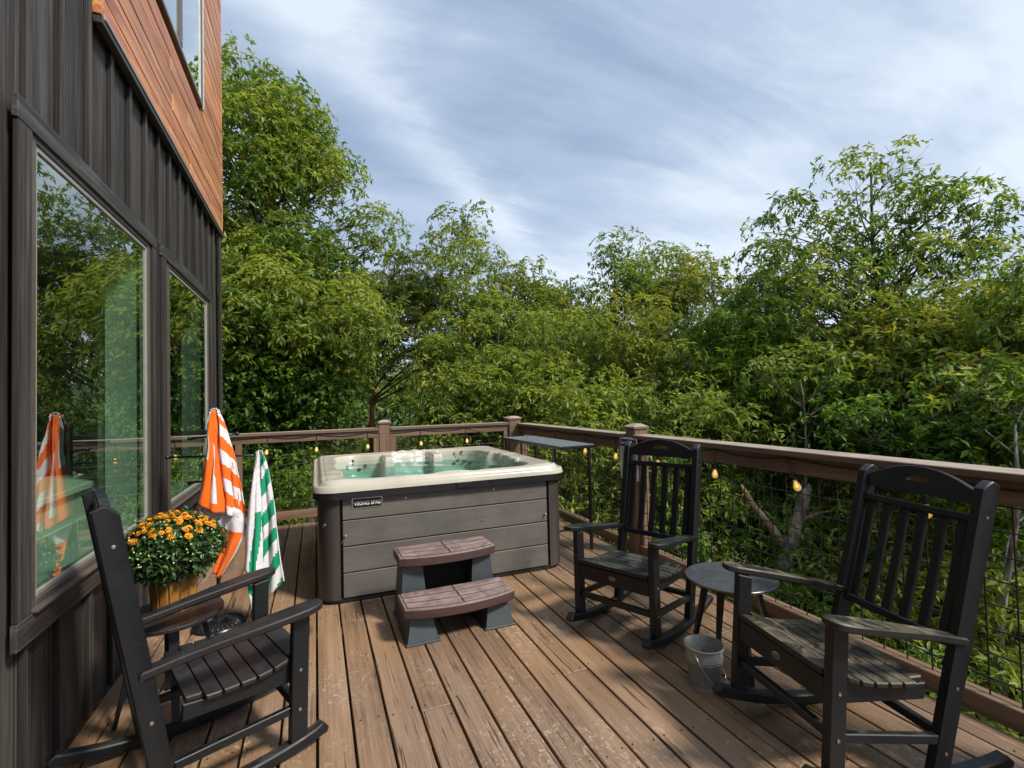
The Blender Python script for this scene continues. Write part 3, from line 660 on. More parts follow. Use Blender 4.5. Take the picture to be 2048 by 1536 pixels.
# ---- sign
sg = thing('sign', 'white rules sign with dark blue header fixed to the railing post behind the chair', 'sign', (2.612, 3.77, .85), (0, 0, 0))
obj('board', MB().box(-.004, .001, -.132, .130, -.185, .188, .002), M['signw'], sg)
obj('header', MB().box(-.0065, -.0045, -.118, .118, .105, .172, .0005), M['signb'], sg)
mbt = MB()
for r_i in range(14):
    z_ = .088 - r_i * .0185
    for (a, b) in ((-.11, -.045), (.02, .112)):
        for q in range(2):
            mbt.box(-.0062, -.0042, a + .002, a + (b - a) * rng.uniform(.7, .98), z_ - q * .0065, z_ - q * .0065 + .0032)
obj('printed_lines', mbt, M['signt'], sg)
def text(body, size, mat, parent, M4, name='lettering', ext=.0006, align='CENTER', bold=0.0, sx=1.0):
    cu_ = bpy.data.curves.new(name, 'FONT'); cu_.body = body; cu_.size = size; cu_.align_x = align; cu_.align_y = 'CENTER'; cu_.extrude = ext; cu_.offset = bold
    t_ = bpy.data.objects.new(name, cu_); dg = bpy.context.evaluated_depsgraph_get(); COL.objects.link(t_)
    bpy.context.view_layer.update(); me = bpy.data.meshes.new_from_object(t_.evaluated_get(bpy.context.evaluated_depsgraph_get()))
    COL.objects.unlink(t_); bpy.data.objects.remove(t_)
    me.transform(Matrix.Diagonal((sx, 1, 1, 1))); me.transform(M4); me.name = name; me.materials.clear()
    return link(name, me, mat, parent)
# faces -X: text right = -Y, up = Z, normal = -X
MX = Matrix(((0, 0, -1, -.0068), (-1, 0, 0, 0), (0, 1, 0, .138), (0, 0, 0, 1)))
text('Hot Tub Rules', .034, M['white'], sg, MX, bold=.0006)

# ================================================================== HOT TUB
TX0, TX1, TY0, TY1 = -.035, 1.955, 3.675, 5.70
tub = thing('hot_tub', 'square cream hot tub filled with teal water in a grey plank cabinet', 'hot tub', (.96, 4.7, 0)); TO = Vector((.96, 4.7, 0))
def tb(name, mb, mat, smooth=False, parent=None, kind=None):
    o = obj(name, mb, mat, parent or tub, smooth, kind=kind); o.location = -TO if parent is None else (0, 0, 0); return o
def sdf(x, y, r=.16, m_=0.0):
    cx, cy, hx, hy = (TX0 + TX1) / 2, (TY0 + TY1) / 2, (TX1 - TX0) / 2 - r - m_, (TY1 - TY0) / 2 - r - m_
    qx, qy = abs(x - cx) - hx, abs(y - cy) - hy
    return r - (math.hypot(max(qx, 0), max(qy, 0)) + min(max(qx, qy), 0))
def ss(a, b, x): t = min(1, max(0, (x - a) / (b - a))); return t * t * (3 - 2 * t)
def G2(x, y, cx, cy, sx, sy): return math.exp(-((x - cx) / sx) ** 2 - ((y - cy) / sy) ** 2)
WZ = .796
def shell_z(x, y):
    d = sdf(x, y)
    z = .788 + .045 * math.sqrt(max(0, 1 - (1 - min(1, d / .022)) ** 2))
    z -= .013 * (ss(.020, .030, d) - ss(.038, .054, d)); z += .026 * ss(.042, .072, d); z -= .007 * (ss(.084, .092, d) - ss(.094, .104, d)); z -= .005 * ss(.10, .14, d)
    # basin outline, wavy along the back and sides
    u, v = x - TX0, TY1 - y
    wob = .03 * math.sin(x * 6.3 + .6) * ss(4.9, 5.4, y) + .02 * math.sin(y * 7) * (ss(1.2, 1.5, x) + 1 - ss(.3, .6, x))
    bd = min((x - TX0 - .20), (TX1 - .22 - x), (y - TY0 - .135), (TY1 - .17 - y)) + wob
    cxr = .30; ex = min(x - TX0 - .20, TX1 - .22 - x); ey = min(y - TY0 - .135, TY1 - .17 - y)
    if ex < cxr and ey < cxr: bd = cxr - math.hypot(cxr - ex, cxr - ey) + wob
    wall = ss(0, .07, bd)
    depth = .22 * wall + .14 * ss(.05, .22, bd)
    foot = ss(.36, .50, bd + .10 * math.sin(x * 4.0 + 1.0)); depth += .36 * foot
    z -= depth
    # pillars between the seats at the back, and the ribbed recess between them
    for px in (.70, 1.20):
        k_ = (1 - ss(.045, .085, abs(x - px))) * ss(5.12, 5.22, y); z = z * (1 - k_) + max(z, .845) * k_
    if .76 < x < 1.14 and y > 5.18:
        z = max(z, .60 + .20 * ss(5.2, 5.52, y)) + .010 * math.sin(y * 78) + .006 * math.sin(x * 46 + y * 20)
    # head rests moulded into the rim
    for (hx, hy, a, b) in ((.105, 4.05, .07, .10), (.115, 4.30, .075, .085), (1.72, 4.95, .12, .075), (1.77, 4.72, .11, .07), (1.74, 4.40, .10, .12)):
        z = max(z, z * (1 - G2(x, y, hx, hy, a, b)) + .868 * G2(x, y, hx, hy, a, b)) if bd > -.12 else z + .012 * G2(x, y, hx, hy, a, b)
    # controls ledge and cup hollows on the front rim
    z -= .014 * (G2(x, y, .80, 3.80, .05, .022) + G2(x, y, 1.16, 3.80, .05, .022)); z += .010 * G2(x, y, .98, 3.80, .16, .03)
    z += .008 * G2(x, y, .16, 3.80, .12, .035) + .008 * G2(x, y, 1.78, 3.80, .10, .035) + .006 * math.sin(x * 60) * G2(x, y, 1.82, 3.86, .06, .05)
    return z
def nz(a):  # denser near the edges
    return a + .05 * math.sin(2 * math.pi * a) * -1.0
def shell_pt(a, b):
    x = TX0 + nz(a) * (TX1 - TX0); y = TY0 + nz(b) * (TY1 - TY0); r = .16
    cx = min(max(x, TX0 + r), TX1 - r); cy = min(max(y, TY0 + r), TY1 - r); dx, dy = x - cx, y - cy; L = math.hypot(dx, dy)
    if abs(dx) > 0 and abs(dy) > 0:   # square corner -> round corner
        mx_ = max(abs(dx), abs(dy)); x, y = cx + dx * mx_ / L, cy + dy * mx_ / L
    return (x, y, shell_z(x, y))
tb('shell', MB().grid(190, 190, shell_pt), M['acrylic'], 'all')
def rr(x0, x1, y0, y1, r, n=8):
    out = []
    for cx, cy, a0 in ((x1 - r, y1 - r, 0), (x0 + r, y1 - r, 90), (x0 + r, y0 + r, 180), (x1 - r, y0 + r, 270)):
        for i in range(n + 1): t = R_(a0 + 90 * i / n); out.append((cx + r * math.cos(t), cy + r * math.sin(t)))
    return out
def ring(mb, outer, inner, z0, z1):
    n_ = len(outer); vs = [(x, y, z) for L, z in ((outer, z0), (outer, z1), (inner, z1), (inner, z0)) for x, y in L]
    return mb.add(vs, [(a * n_ + i, a * n_ + (i + 1) % n_, ((a + 1) % 4) * n_ + (i + 1) % n_, ((a + 1) % 4) * n_ + i) for a in range(4) for i in range(n_)])
tb('shell_edge', ring(MB(), rr(TX0 + .006, TX1 - .006, TY0 + .006, TY1 - .006, .155), rr(TX0 + .06, TX1 - .06, TY0 + .06, TY1 - .06, .11), .738, .7875), M['blackedge'], True)
# water: closed body of water under a slightly rippled surface
wx0, wx1, wy0, wy1 = TX0 + .13, TX1 - .14, TY0 + .085, TY1 - .09; NW = 50; mb = MB()
def wz(x, y): return WZ + .0022 * math.sin(x * 9 + 2 * math.sin(y * 4)) + .0018 * math.sin(y * 13 + x * 5)
mb.grid(NW, NW, lambda a, b: (wx0 + a * (wx1 - wx0), wy0 + b * (wy1 - wy0), wz(wx0 + a * (wx1 - wx0), wy0 + b * (wy1 - wy0))))
per = [i for i in range(NW + 1)] + [(j + 1) * (NW + 1) - 1 for j in range(1, NW + 1)] + [NW * (NW + 1) + i for i in range(NW - 1, -1, -1)] + [j * (NW + 1) for j in range(NW - 1, 0, -1)]
base = len(mb.v)
for i in per: mb.v.append((mb.v[i][0], mb.v[i][1], .06))
for q in range(len(per)): j = (q + 1) % len(per); mb.f.append((per[j], per[q], base + q, base + j))
mb.f.append(tuple(range(base, base + len(per)))[::-1])
tb('water', mb, M['water'], 'all')
# cabinet
FY = 3.722; seam = [.036, .212, .397, .582, .737]
for z0, z1 in zip(seam, seam[1:]):
    for (a, b, cc, dd) in ((.166, 1.762, FY, FY + .02), (.166, 1.762, 5.63, 5.65)):
        c_ = Vector(((a + b) / 2, (cc + dd) / 2, (z0 + z1) / 2)); o = obj('cabinet_plank', MB().box(a - c_.x, b - c_.x, cc - c_.y, dd - c_.y, z0 + .0035 - c_.z, z1 - .0035 - c_.z, .004), M['cab'], tub, loc=c_ - TO)
    for (a, b, cc, dd) in ((.008, .028, 3.90, 5.47), (1.905, 1.925, 3.90, 5.47)):
        c_ = Vector(((a + b) / 2, (cc + dd) / 2, (z0 + z1) / 2)); obj('cabinet_plank', MB().box(a - c_.x, b - c_.x, cc - c_.y, dd - c_.y, z0 + .0035 - c_.z, z1 - .0035 - c_.z, .004), M['cab'], tub, loc=c_ - TO)
tb('cabinet_core', MB().box(.06, 1.87, 3.745, 3.755, .03, .737).box(.06, 1.87, 5.60, 5.61, .03, .737).box(.045, .055, 3.76, 5.595, .03, .737).box(1.875, 1.885, 3.76, 5.595, .03, .737), M['dark'])
for cx, cy, a0 in ((.148, 3.862, 180), (1.78, 3.862, 270), (.148, 5.51, 90), (1.78, 5.51, 0)):
    r0 = .145; pts = [(cx + r0 * math.cos(R_(a0 + 90 * i / 10)), cy + r0 * math.sin(R_(a0 + 90 * i / 10))) for i in range(11)] + [(cx + (r0 - .03) * math.cos(R_(a0 + 90 * i / 10)), cy + (r0 - .03) * math.sin(R_(a0 + 90 * i / 10))) for i in range(10, -1, -1)]
    tb('corner_panel', MB().prism(pts, .03, .7375, .003, 2), M['corner'], True)
tb('base', MB().prism(rr(.02, 1.91, 3.735, 5.65, .13), .002, .0345, .004, 2), M['blackedge'], True)
tb('latch_plate', MB().box(.99, 1.11, TY0 - .004, TY0 + .004, .748, .785, .002), M['blackedge'])
bd = MB().box(.236, .437, FY - .006, FY - .001, .664, .728, .0025); nb_ = tb('name_badge', MB().prism([(p[0], p[1]) for p in [(x, z) for x, z in rr(.236, .437, .664, .728, .008, 3)]], FY - .007, FY - .001, .001, 1), M['nameblack'])
tb('badge_rim', MB().prism(rr(.230, .443, .658, .734, .011, 3), FY - .004, FY - .0005, .001, 1), M['steel'])
TMX = Matrix(((1, 0, 0, .3365), (0, 0, -1, FY - .0085), (0, 1, 0, .694), (0, 0, 0, 1)))
text('VIKING SPAS', .038, M['white'], nb_, TMX, sx=.86, bold=.0009)
for x, z in ((.61, .700), (1.30, .700), (1.20, .47), (1.25, .13)):
    tb('screw', MB().lathe([(.0, .0), (.008, 0), (.0075, .004), (0, .006)], 10, T=Matrix.Translation((x, FY, z)) @ Matrix.Rotation(R_(90), 4, 'X')), M['bolt'], True)
tb('screw', MB().lathe([(0, 0), (.017, 0), (.016, .005), (.007, .006), (.006, .002), (0, .002)], 16, T=Matrix.Translation((.045, 3.758, .555)) @ Matrix.Rotation(R_(-45), 4, 'Z') @ Matrix.Rotation(R_(90), 4, 'X')), M['bolt'], True)
for x, z, s_ in ((.185, .475, 1), (1.742, .46, 1)):
    tb('latch', MB().tube([(x, FY - .001, z), (x, FY - .018, z + .006)], .007, 8).tube([(x, FY - .012, z + .004), (x - .028, FY - .006, z - .05)], .003, 6), M['steel'], True)
# jets and controls
jt = MB().lathe([(.0, .004), (.014, .006), (.024, .006), (.026, .002), (.026, -.006)], 16).mesh('jet')
def basin_back(x, z):  # find the basin wall at height z going back from the middle
    y = 4.7
    while y < 5.68 and shell_z(x, y) < z: y += .004
    return y
for x, z in ((.36, .80), (.36, .765), (.30, .74), (.48, .74), (.42, .71), (1.46, .81), (1.62, .80), (1.47, .775), (1.61, .77), (1.50, .74), (1.56, .725), (1.45, .70), (1.60, .70)):
    y = basin_back(x, z); j = link('jet', jt, M['greyplastic'] if z < .76 else M['blackedge'], tub, 'all'); j.location = Vector((x, y - .012, z)) - TO; j.rotation_euler = (R_(70), 0, 0)
    j.scale = (.42, .42, .42) if z > .76 else (.7, .7, .7)
j = link('jet', jt, M['bud'], tub); j.location = Vector((1.54, basin_back(1.54, .825) - .01, .825)) - TO; j.rotation_euler = (R_(70), 0, 0); j.scale = (.5, .5, .5)
for x, y, a_ in ((1.705, 4.22, .3), (1.70, 4.08, -.2)):
    tb('air_control', MB().lathe([(0, .03), (.03, .028), (.036, .018), (.038, 0)], 16, (x, y, shell_z(x, y) - .004)), M['acrylic'], True)

# ---- steps
st = thing('step_stool', 'two-tread purple-brown plastic step with grey-blue supports in front of the hot tub', 'steps', (.80, 3.30, 0), (0, 0, R_(1.0)))
def bow(w, y0, y1, b, n=14, r=.02):
    pts = [(-w, y1), (-w, y0 + .005)]; pts += [(-w + 2 * w * i / n, y0 - b * (1 - (2 * i / n - 1) ** 2)) for i in range(1, n)]; pts += [(w, y0 + .005), (w, y1)]; return pts
def tread(w, y0, y1, b, z0, z1):
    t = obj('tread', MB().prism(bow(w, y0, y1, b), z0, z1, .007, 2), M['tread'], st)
    # three raised boards divided by grooves on top
    D = y1 - y0
    for q in range(3):
        for h_ in (0, 1):
            f0, f1 = q / 3 + .028, (q + 1) / 3 - .028
            xs = [(-w + .018) + (w - .021) * i / 6 for i in range(7)] if h_ == 0 else [.003 + (w - .021) * i / 6 for i in range(7)]
            def yy(x, f): yb = y0 - b * (1 - (x / w) ** 2) + .012; return yb + (y1 - .01 - yb) * f
            pts = [(x, yy(x, f0)) for x in xs] + [(x, yy(x, f1)) for x in xs[::-1]]
            obj('tread_board', MB().prism(pts, z1 - .001, z1 + .007, .0025, 2), M['tread'], t)
tread(.322, -.09, .15, .055, .365, .425); tread(.345, -.37, -.115, .06, .152, .212)
def pedestal(x0, x1, y0, y1, zt, fx, fy):
    vs = [(x0 - fx, y0 - fy, 0), (x1 + fx, y0 - fy, 0), (x1 + fx, y1, 0), (x0 - fx, y1, 0), (x0, y0, zt), (x1, y0, zt), (x1, y1, zt), (x0, y1, zt)]
    mb = MB().add(vs, [(3, 2, 1, 0), (4, 5, 6, 7), (0, 1, 5, 4), (1, 2, 6, 5), (2, 3, 7, 6), (3, 0, 4, 7)])
    mb.box(x0 - fx - .006, x1 + fx + .006, y0 - fy - .006, y1 - .001, .0, .013, .002); return mb
for s_ in (-1, 1):
    a, b = sorted((s_ * .30, s_ * .18)); obj('support', pedestal(a, b, -.335, -.10, .152, .035, .045), M['steppanel'], st)
    a, b = sorted((s_ * .295, s_ * .17)); obj('support', pedestal(a, b, -.06, .14, .365, .03, .035), M['steppanel'], st)
obj('shade_box', MB().box(-.17, .17, .06, .14, .01, .36), M['dark'], st)  # near-black box stands in for the shade under the upper tread

# ---- bar shelf by the right railing
sh = thing('bar_table', 'tall narrow black metal table between the hot tub and the right railing', 'table', (2.16, 4.6, 0), (0, 0, R_(2)))
SX, SY, SZ = .185, .66, .975
slm = MB().box(-.011, .011, -SY + .008, SY - .008, .0, .006, .001).mesh('slat')
for i in range(12):
    o = link('slat', slm, M['shelf'], sh); o.location = (-SX + .02 + i * (2 * SX - .04) / 11, 0, SZ - .001)
for y in (-SY, -.22, .22, SY): obj('rail', MB().box(-SX - .008, SX + .008, y - .008, y + .008, SZ - .026, SZ - .001, .002), M['blackmetal'], sh)
for x in (-SX, SX): obj('rail', MB().box(x - .008, x + .008, -SY + .009, SY - .009, SZ - .026, SZ + .005, .002), M['blackmetal'], sh)
for x in (-SX, SX):
    for y in (-SY + .1, SY - .1): obj('leg', MB().box(x - .013, x + .013, y - .013, y + .013, 0, SZ - .027, .003), M['blackmetal'], sh)
    obj('stretcher', MB().box(x - .009, x + .009, -SY + .114, SY - .114, .20, .218, .002), M['blackmetal'], sh)
for y in (-SY + .1, SY - .1): obj('stretcher', MB().box(-SX + .014, SX - .014, y - .009, y + .009, .20, .218, .002), M['blackmetal'], sh)

# ================================================================== CHAIRS
def make_chair(label, loc, yaw, pitch, seatmat, slatmat, armmat):
    """x = sideways, y = forwards; built round the point between the front legs"""
    t = thing('rocking_chair', label, 'rocking chair', group='black slatted rocking chairs')
    P = M['poly']
    yB, zB, yT, zT = -.431, .034, -.637, 1.088
    def back(z): return yB + (yT - yB) * (z - zB) / (zT - zB)
    ang = math.atan2(yB - yT, zT - zB)
    for s in (-1, 1):
        x0, x1 = sorted((s * .230, s * .270)); top = []
        pr = [(back(.036), .036), (back(1.06), 1.06)]
        for i in range(7): a = math.pi / 2 * i / 6; pr.append((back(1.06) - .012 * (1 - math.cos(a)) * 1.5 - .03 * math.sin(a) * .9, 1.06 + .030 * math.sin(a)))
        pr += [(back(1.08) - .072, 1.072), (back(.036) - .068, .036)]
        p = obj('back_post', MB().prism(pr, x0, x1, .004), P, t, True)
        for z_ in (.955, .50, .345, .12):
            b_ = MB().lathe([(0, .0), (.0065, .0), (.0065, .002), (.003, .003), (.003, .001), (0, .001)], 12, T=Matrix.Translation((s * .2705, back(z_) - .034, z_)) @ Matrix.Rotation(R_(90 * s), 4, 'Y')); obj('bolt', b_, M['bolt'], p, True)
        lg = obj('front_leg', MB().prism([(.0, .046), (.0, .578), (-.066, .566), (-.066, .050)], *sorted((s * .236, s * .274)), .004), P, t)
        for z_ in (.35, .195):
            b_ = MB().lathe([(0, .0), (.0065, .0), (.0065, .002), (.003, .003), (.003, .001), (0, .001)], 12, T=Matrix.Translation((s * .2745, -.033, z_)) @ Matrix.Rotation(R_(90 * s), 4, 'Y')); obj('bolt', b_, M['bolt'], lg, True)
        # rocker: arc that touches the deck under y = -.35
        Rr = 1.62; up_, lo = [], []
        for i in range(19):
            y = .082 - (.082 + .772) * i / 18; zl = Rr - math.sqrt(Rr * Rr - (y + .345) ** 2); lo.append((y, zl)); up_.append((y, zl + .044))
        up_[0] = (.060, up_[0][1] + .001); up_[1] = (up_[1][0] - .004, up_[1][1] - .000); up_[-1] = (-.750, up_[-1][1] - .004)
        obj('rocker', MB().prism(lo + [(-.778, lo[-1][1] + .02)] + up_[::-1] + [(.088, lo[0][1] + .018)], *sorted((s * .232, s * .280)), .006), P, t, True)
        # arm
        za, zr = .609, .528; yr = back(.53)
        prof_out = [(.330, .012), (.338, -.02), (.336, -.10), (.322, -.22), (.300, -.34), (.284, -.44), (.280, yr - .035)]
        prof_in = [(.226, yr - .02), (.226, -.44), (.232, -.30), (.236, -.12), (.242, .0), (.262, .036), (.290, .044), (.316, .034)]
        pts = [(s * a, b) for a, b in prof_out + prof_in]
        mb = MB().prism(pts, 0, .028, .005, 2)
        mb.v = [(x, y, z + zr + (za - .0 - zr) * (y - yr) / (0 - yr) - .028 + .004 * math.sin(min(1, max(0, (y + .5) / .5)) * math.pi)) for x, y, z in mb.v]
        obj('arm', mb, armmat, t, True)
        # contoured side rail
        cont = lambda y: .372 + .020 * ss(-.18, -.02, y) - .020 * math.sin(min(1, max(0, (y + .46) / .42)) * math.pi) - .018 * ss(-.2, -.5, y)
        ys = [-.036 - .395 * i / 12 for i in range(13)]
        obj('seat_rail', MB().prism([(y, cont(y) - .001) for y in ys] + [(y, .292 if y > -.3 else .292 - .03 * (y + .3) / -.13 * 0) for y in ys[::-1]], *sorted((s * .208, s * .234)), .003), P, t)
        obj('side_stretcher', MB().prism([(-.067, .178), (-.067, .210), (back(.17) + .001, .182), (back(.15) + .001, .150)], *sorted((s * .240, s * .266)), .003), P, t)
    # seat slats
    seg = .0585
    for i in range(7):
        yc = -.012 - .033 - i * seg; y1, y0 = yc + seg / 2 - .003, yc - seg / 2 + .003
        w = .2615 if yc > -.40 and i > 0 else .229
        if i == 0: w = .229; y1 = -.002
        if i == 6: w = .2275
        pr = [(y0, cont(y0)), (y1, cont(y1)), (y1, cont(y1) + .021), (y0, cont(y0) + .021)]
        sl2 = obj('seat_slat', MB().prism(pr, -w, w, .0045), seatmat, t)
        for s in (-1, 1): obj('screw_hole', MB().lathe([(.0032, 0), (.0032, .0012), (0, .0014)], 8, (s * (w - .022 if w < .24 else .222), yc, cont(yc) + .0208)), M['dark'], sl2)
    ap = obj('apron', MB().box(-.2355, .2355, -.036, -.006, .300, .3855, .004), P, t)
    # oval badge on the apron
    ov = [(.022 * math.cos(2 * math.pi * i / 24), .346 + .0125 * math.sin(2 * math.pi * i / 24)) for i in range(24)]
    ovi = [(.019 * math.cos(2 * math.pi * i / 24), .346 + .0098 * math.sin(2 * math.pi * i / 24)) for i in range(24)]
    bg_ = obj('badge', MB().prism(ov, -.0055, -.0035, .0005, 1), M['bolt'], ap); obj('badge_face', MB().prism(ovi, -.0042, -.0028, .0003, 1), M['nameblack'], ap)
    wv = MB()
    wv.tube([(-.013 + .026 * i / 10, -.0026, .346 + .0035 * math.sin(i * 1.9)) for i in range(11)], .0008, 4); wv.tube([(-.008, -.0026, .351), (.009, -.0026, .353)], .0006, 4)
    obj('badge_script', wv, M['bolt'], ap)
    obj('front_stretcher', MB().box(-.2355, .2355, -.048, -.016, .181, .212, .004), P, t)
    obj('rear_stretcher', MB().box(-.229, .229, back(.17) - .05, back(.17) - .018, .155, .187, .004), P, t)
    # back: lower rail, slats, crossbar, head rest with a hand slot
    Tb = Matrix.Translation((0, yB, zB)) @ Matrix.Rotation(ang, 4, 'X') @ Matrix.Translation((0, 0, -zB))
    def bz(z): return zB + (z - zB) / math.cos(ang)
    obj('lower_back_rail', MB().box(-.2295, .2295, -.045, -.012, bz(.475), bz(.507), .004, Tb), P, t)
    obj('cross_rail', MB().box(-.2295, .2295, -.050, -.012, bz(.932), bz(.963), .005, Tb), P, t)
    for i in range(6):
        x = -.1975 + .079 * i; n_ = 8; pr = []
        f = lambda q: -.022 - .005 * math.sin(q * math.pi)
        z0, z1 = bz(.5075), bz(.9315)
        pr = [(f(q / n_), z0 + (z1 - z0) * q / n_) for q in range(n_ + 1)] + [(f(q / n_) - .019, z0 + (z1 - z0) * q / n_) for q in range(n_, -1, -1)]
        obj('back_slat', MB().prism(pr, x - .0195, x + .0195, .004, 0, Tb), slatmat, t)
    # head rest as a plate with a slot
    n_ = 44; zb0, zs, zpk = bz(1.001), bz(1.045), bz(1.112); mb = MB(); yf, yk = -.013, -.045
    xs = sorted({-.2295 + .459 * i / n_ for i in range(n_ + 1)} | {-.058, .058, -.052, .052, -.055, .055})
    def tp(x): return zpk - (zpk - zs) * (x / .2295) ** 2
    smid = (bz(1.062)); hh = .0115
    def hole(x):
        ax = abs(x)
        if ax >= .058: return None
        h_ = hh if ax < .048 else hh * math.sqrt(max(0, 1 - ((ax - .048) / .010) ** 2))
        return (smid - h_, smid + h_)
    def quad(p): mb.add([Tb @ Vector(q) for q in p], [(0, 1, 2, 3)])
    for a, b in zip(xs, xs[1:]):
        ha, hb = hole(a), hole(b)
        if ha is None and hb is None: bands = [((zb0, tp(a)), (zb0, tp(b)))]
        else:
            ha = ha or (smid, smid); hb = hb or (smid, smid); bands = [((zb0, ha[0]), (zb0, hb[0])), ((ha[1], tp(a)), (hb[1], tp(b)))]
            quad([(a, yf, ha[0]), (b, yf, hb[0]), (b, yk, hb[0]), (a, yk, ha[0])]); quad([(a, yf, ha[1]), (a, yk, ha[1]), (b, yk, hb[1]), (b, yf, hb[1])])
        for (a0, a1), (b0, b1) in bands:
            quad([(a, yf, a0), (a, yf, a1 - .0), (b, yf, b1), (b, yf, b0)]); quad([(a, yk, a0), (b, yk, b0), (b, yk, b1), (a, yk, a1)])
        quad([(a, yf, tp(a)), (a, yf - .004, tp(a) + .004), (b, yf - .004, tp(b) + .004), (b, yf, tp(b))]); quad([(a, yf - .004, tp(a) + .004), (a, yk + .004, tp(a) + .004), (b, yk + .004, tp(b) + .004), (b, yf - .004, tp(b) + .004)])
        quad([(a, yk + .004, tp(a) + .004), (a, yk, tp(a)), (b, yk, tp(b)), (b, yk + .004, tp(b) + .004)]); quad([(a, yf, zb0), (b, yf, zb0), (b, yk, zb0), (a, yk, zb0)])
    obj('head_rest', mb, P, t)
    # pose
    c_, s_ = math.cos(pitch), math.sin(pitch)
    Mp = Matrix.Translation((0, -.35, 1.62 * (1 - c_))) @ Matrix.Rotation(pitch, 4, 'X') @ Matrix.Translation((0, .35, 0))
    Mw = Matrix.Translation(loc) @ Matrix.Rotation(yaw - math.pi / 2, 4, 'Z') @ Mp
    t.matrix_world = Mw; return t
make_chair('middle black rocking chair facing left, between the hot tub and the round table', (1.595, 2.515, 0), R_(204.6), 0, M['polyseat'], M['poly'], M['poly'])
make_chair('nearest black rocking chair at right, tipped back, with dusty seat slats and arms', (1.642, 1.476, 0), R_(168.6), R_(4.8), M['polydust'], M['poly'], M['polydust'])
make_chair('black rocking chair at lower left seen from behind, beside the potted flowers', (-.150, 2.485, 0), R_(21.7), R_(-1.8), M['polypurple'], M['poly'], M['polypurple'])

# ================================================================== SIDE TABLES
def side_table(label, loc, r, z, rotz, split=False):
    t = thing('side_table', label, 'side table', loc, (0, 0, rotz), 'round black side tables')
    if split:
        for s in (-1, 1):
            pts = [(r * math.cos(a), s * .0015 + s * abs(r * math.sin(a))) for a in [math.pi * i / 24 for i in range(25)]]
            obj('table_top', MB().prism(pts, z - .018, z, .003, 2), M['polypurple'], t)
    else: obj('table_top', MB().lathe([(0, z - .014), (r - .004, z - .014), (r, z - .010), (r, z - .003), (r - .003, z), (0, z)], 56), M['shelftop'], t, True)
    for i in range(4):
        a = math.pi / 4 + math.pi / 2 * i; c_, s_ = math.cos(a), math.sin(a)
        top = Vector((c_ * r * .55, s_ * r * .55, z - .019)); bot = Vector((c_ * r * .98, s_ * r * .98, 0.0))
        d = .016; tn = Vector((-s_, c_, 0)); rd = Vector((c_, s_, 0)); vs = []
        for p, w in ((bot, .013), (top, .021)):
            for u, v in ((-1, -1), (1, -1), (1, 1), (-1, 1)): vs.append(p + tn * u * w + rd * v * w * .6)
        obj('leg', MB().add(vs, [(3, 2, 1, 0), (4, 5, 6, 7), (0, 1, 5, 4), (1, 2, 6, 5), (2, 3, 7, 6), (3, 0, 4, 7)]), M['blackmetal'] if not split else M['poly'], t)
    obj('under_frame', MB().box(-r * .6, r * .6, -.016, .016, z - .034, z - .0185 if split else z - .0145).box(-.016, .016, -r * .6, r * .6, z - .0335, z - .0187 if split else z - .0147), M['blackmetal'], t)
    return t
k = Mt('satin_black_table_top'); n = k.noise(k.vec((1, 1, 1)), 7, 6, .7, 1.5)
M['shelftop'] = k.fin(k.ramp(n, [(.3, (.045, .052, .062)), (.62, (.065, .073, .085)), (.75, (.13, .14, .15))]), k.ramp(n, [(.3, .20), (.7, .36)]), spec=.9)
side_table('round satin black side table between the two right-hand rocking chairs', (2.03, 2.045, 0), .228, .45, R_(20))
side_table('round black side table under the potted flowers by the house wall', (-.645, 2.80, 0), .215, .45, R_(62), True)

# ---- bucket
bk_ = thing('bucket', 'small galvanised metal bucket standing on the deck beside the round table', 'bucket', (1.745, 1.945, 0))
mb = MB().lathe([(0, .004), (.066, .004), (.069, .0), (.072, .0), (.073, .010), (.071, .016), (.0725, .022), (.083, .125), (.0855, .128), (.0835, .132), (.0845, .137), (.0868, .140), (.0848, .144), (.0905, .190), (.0935, .192), (.0945, .195), (.0935, .199), (.0905, .199), (.0885, .194), (.082, .14), (.070, .012), (0, .010)], 48)
obj('pail', mb, M['galv'], bk_, True)
for s in (-1, 1): obj('handle_ear', MB().lathe([(0, 0), (.009, 0), (.009, .004), (0, .005)], 10, T=Matrix.Rotation(R_(25), 4, 'Z') @ Matrix.Translation((s * .0905, 0, .178)) @ Matrix.Rotation(R_(90 * s), 4, 'Y')), M['galv'], bk_)
hp_ = []
for i in range(17):
    a = math.pi * i / 16; y_, z_ = .097 * math.cos(a), .0
    hp_.append(Matrix.Rotation(R_(25), 4, 'Z') @ Vector((.097 * math.cos(a), -.101 * math.sin(a) + .0 , .178 - .172 * math.sin(a) ** .9 + .0)))
obj('handle', MB().tube([(p.x, p.y, max(p.z, .004)) for p in hp_], .0022, 6), M['steel'], bk_, 'all')

# ---- potted mum
pp = thing('potted_plant', 'orange chrysanthemums with dark green leaves in a wooden stave basket on the side table', 'potted plant', (-.648, 2.86, .451))
pot = obj('pot', MB().lathe([(0, .004), (.074, .004), (.074, 0), (.082, .0), (.100, .205), (.092, .205), (.090, .175), (0, .175)], 24), M['pot'], pp, True)
for i in range(14):
    a = 2 * math.pi * i / 14; w = .0172; vs = []
    for z_, r0 in ((.0, .083), (.218, .1025)):
        for dr_, u in ((0, -1), (0, 1), (.0045, .8), (.0045, -.8)):
            ww = w * (r0 / .083); vs.append(((r0 + dr_) * math.cos(a) - u * ww * math.sin(a), (r0 + dr_) * math.sin(a) + u * ww * math.cos(a), z_))
    obj('stave', MB().add(vs, [(3, 2, 1, 0), (4, 5, 6, 7), (0, 1, 5, 4), (1, 2, 6, 5), (2, 3, 7, 6), (3, 0, 4, 7)]), M['pot'], pp)

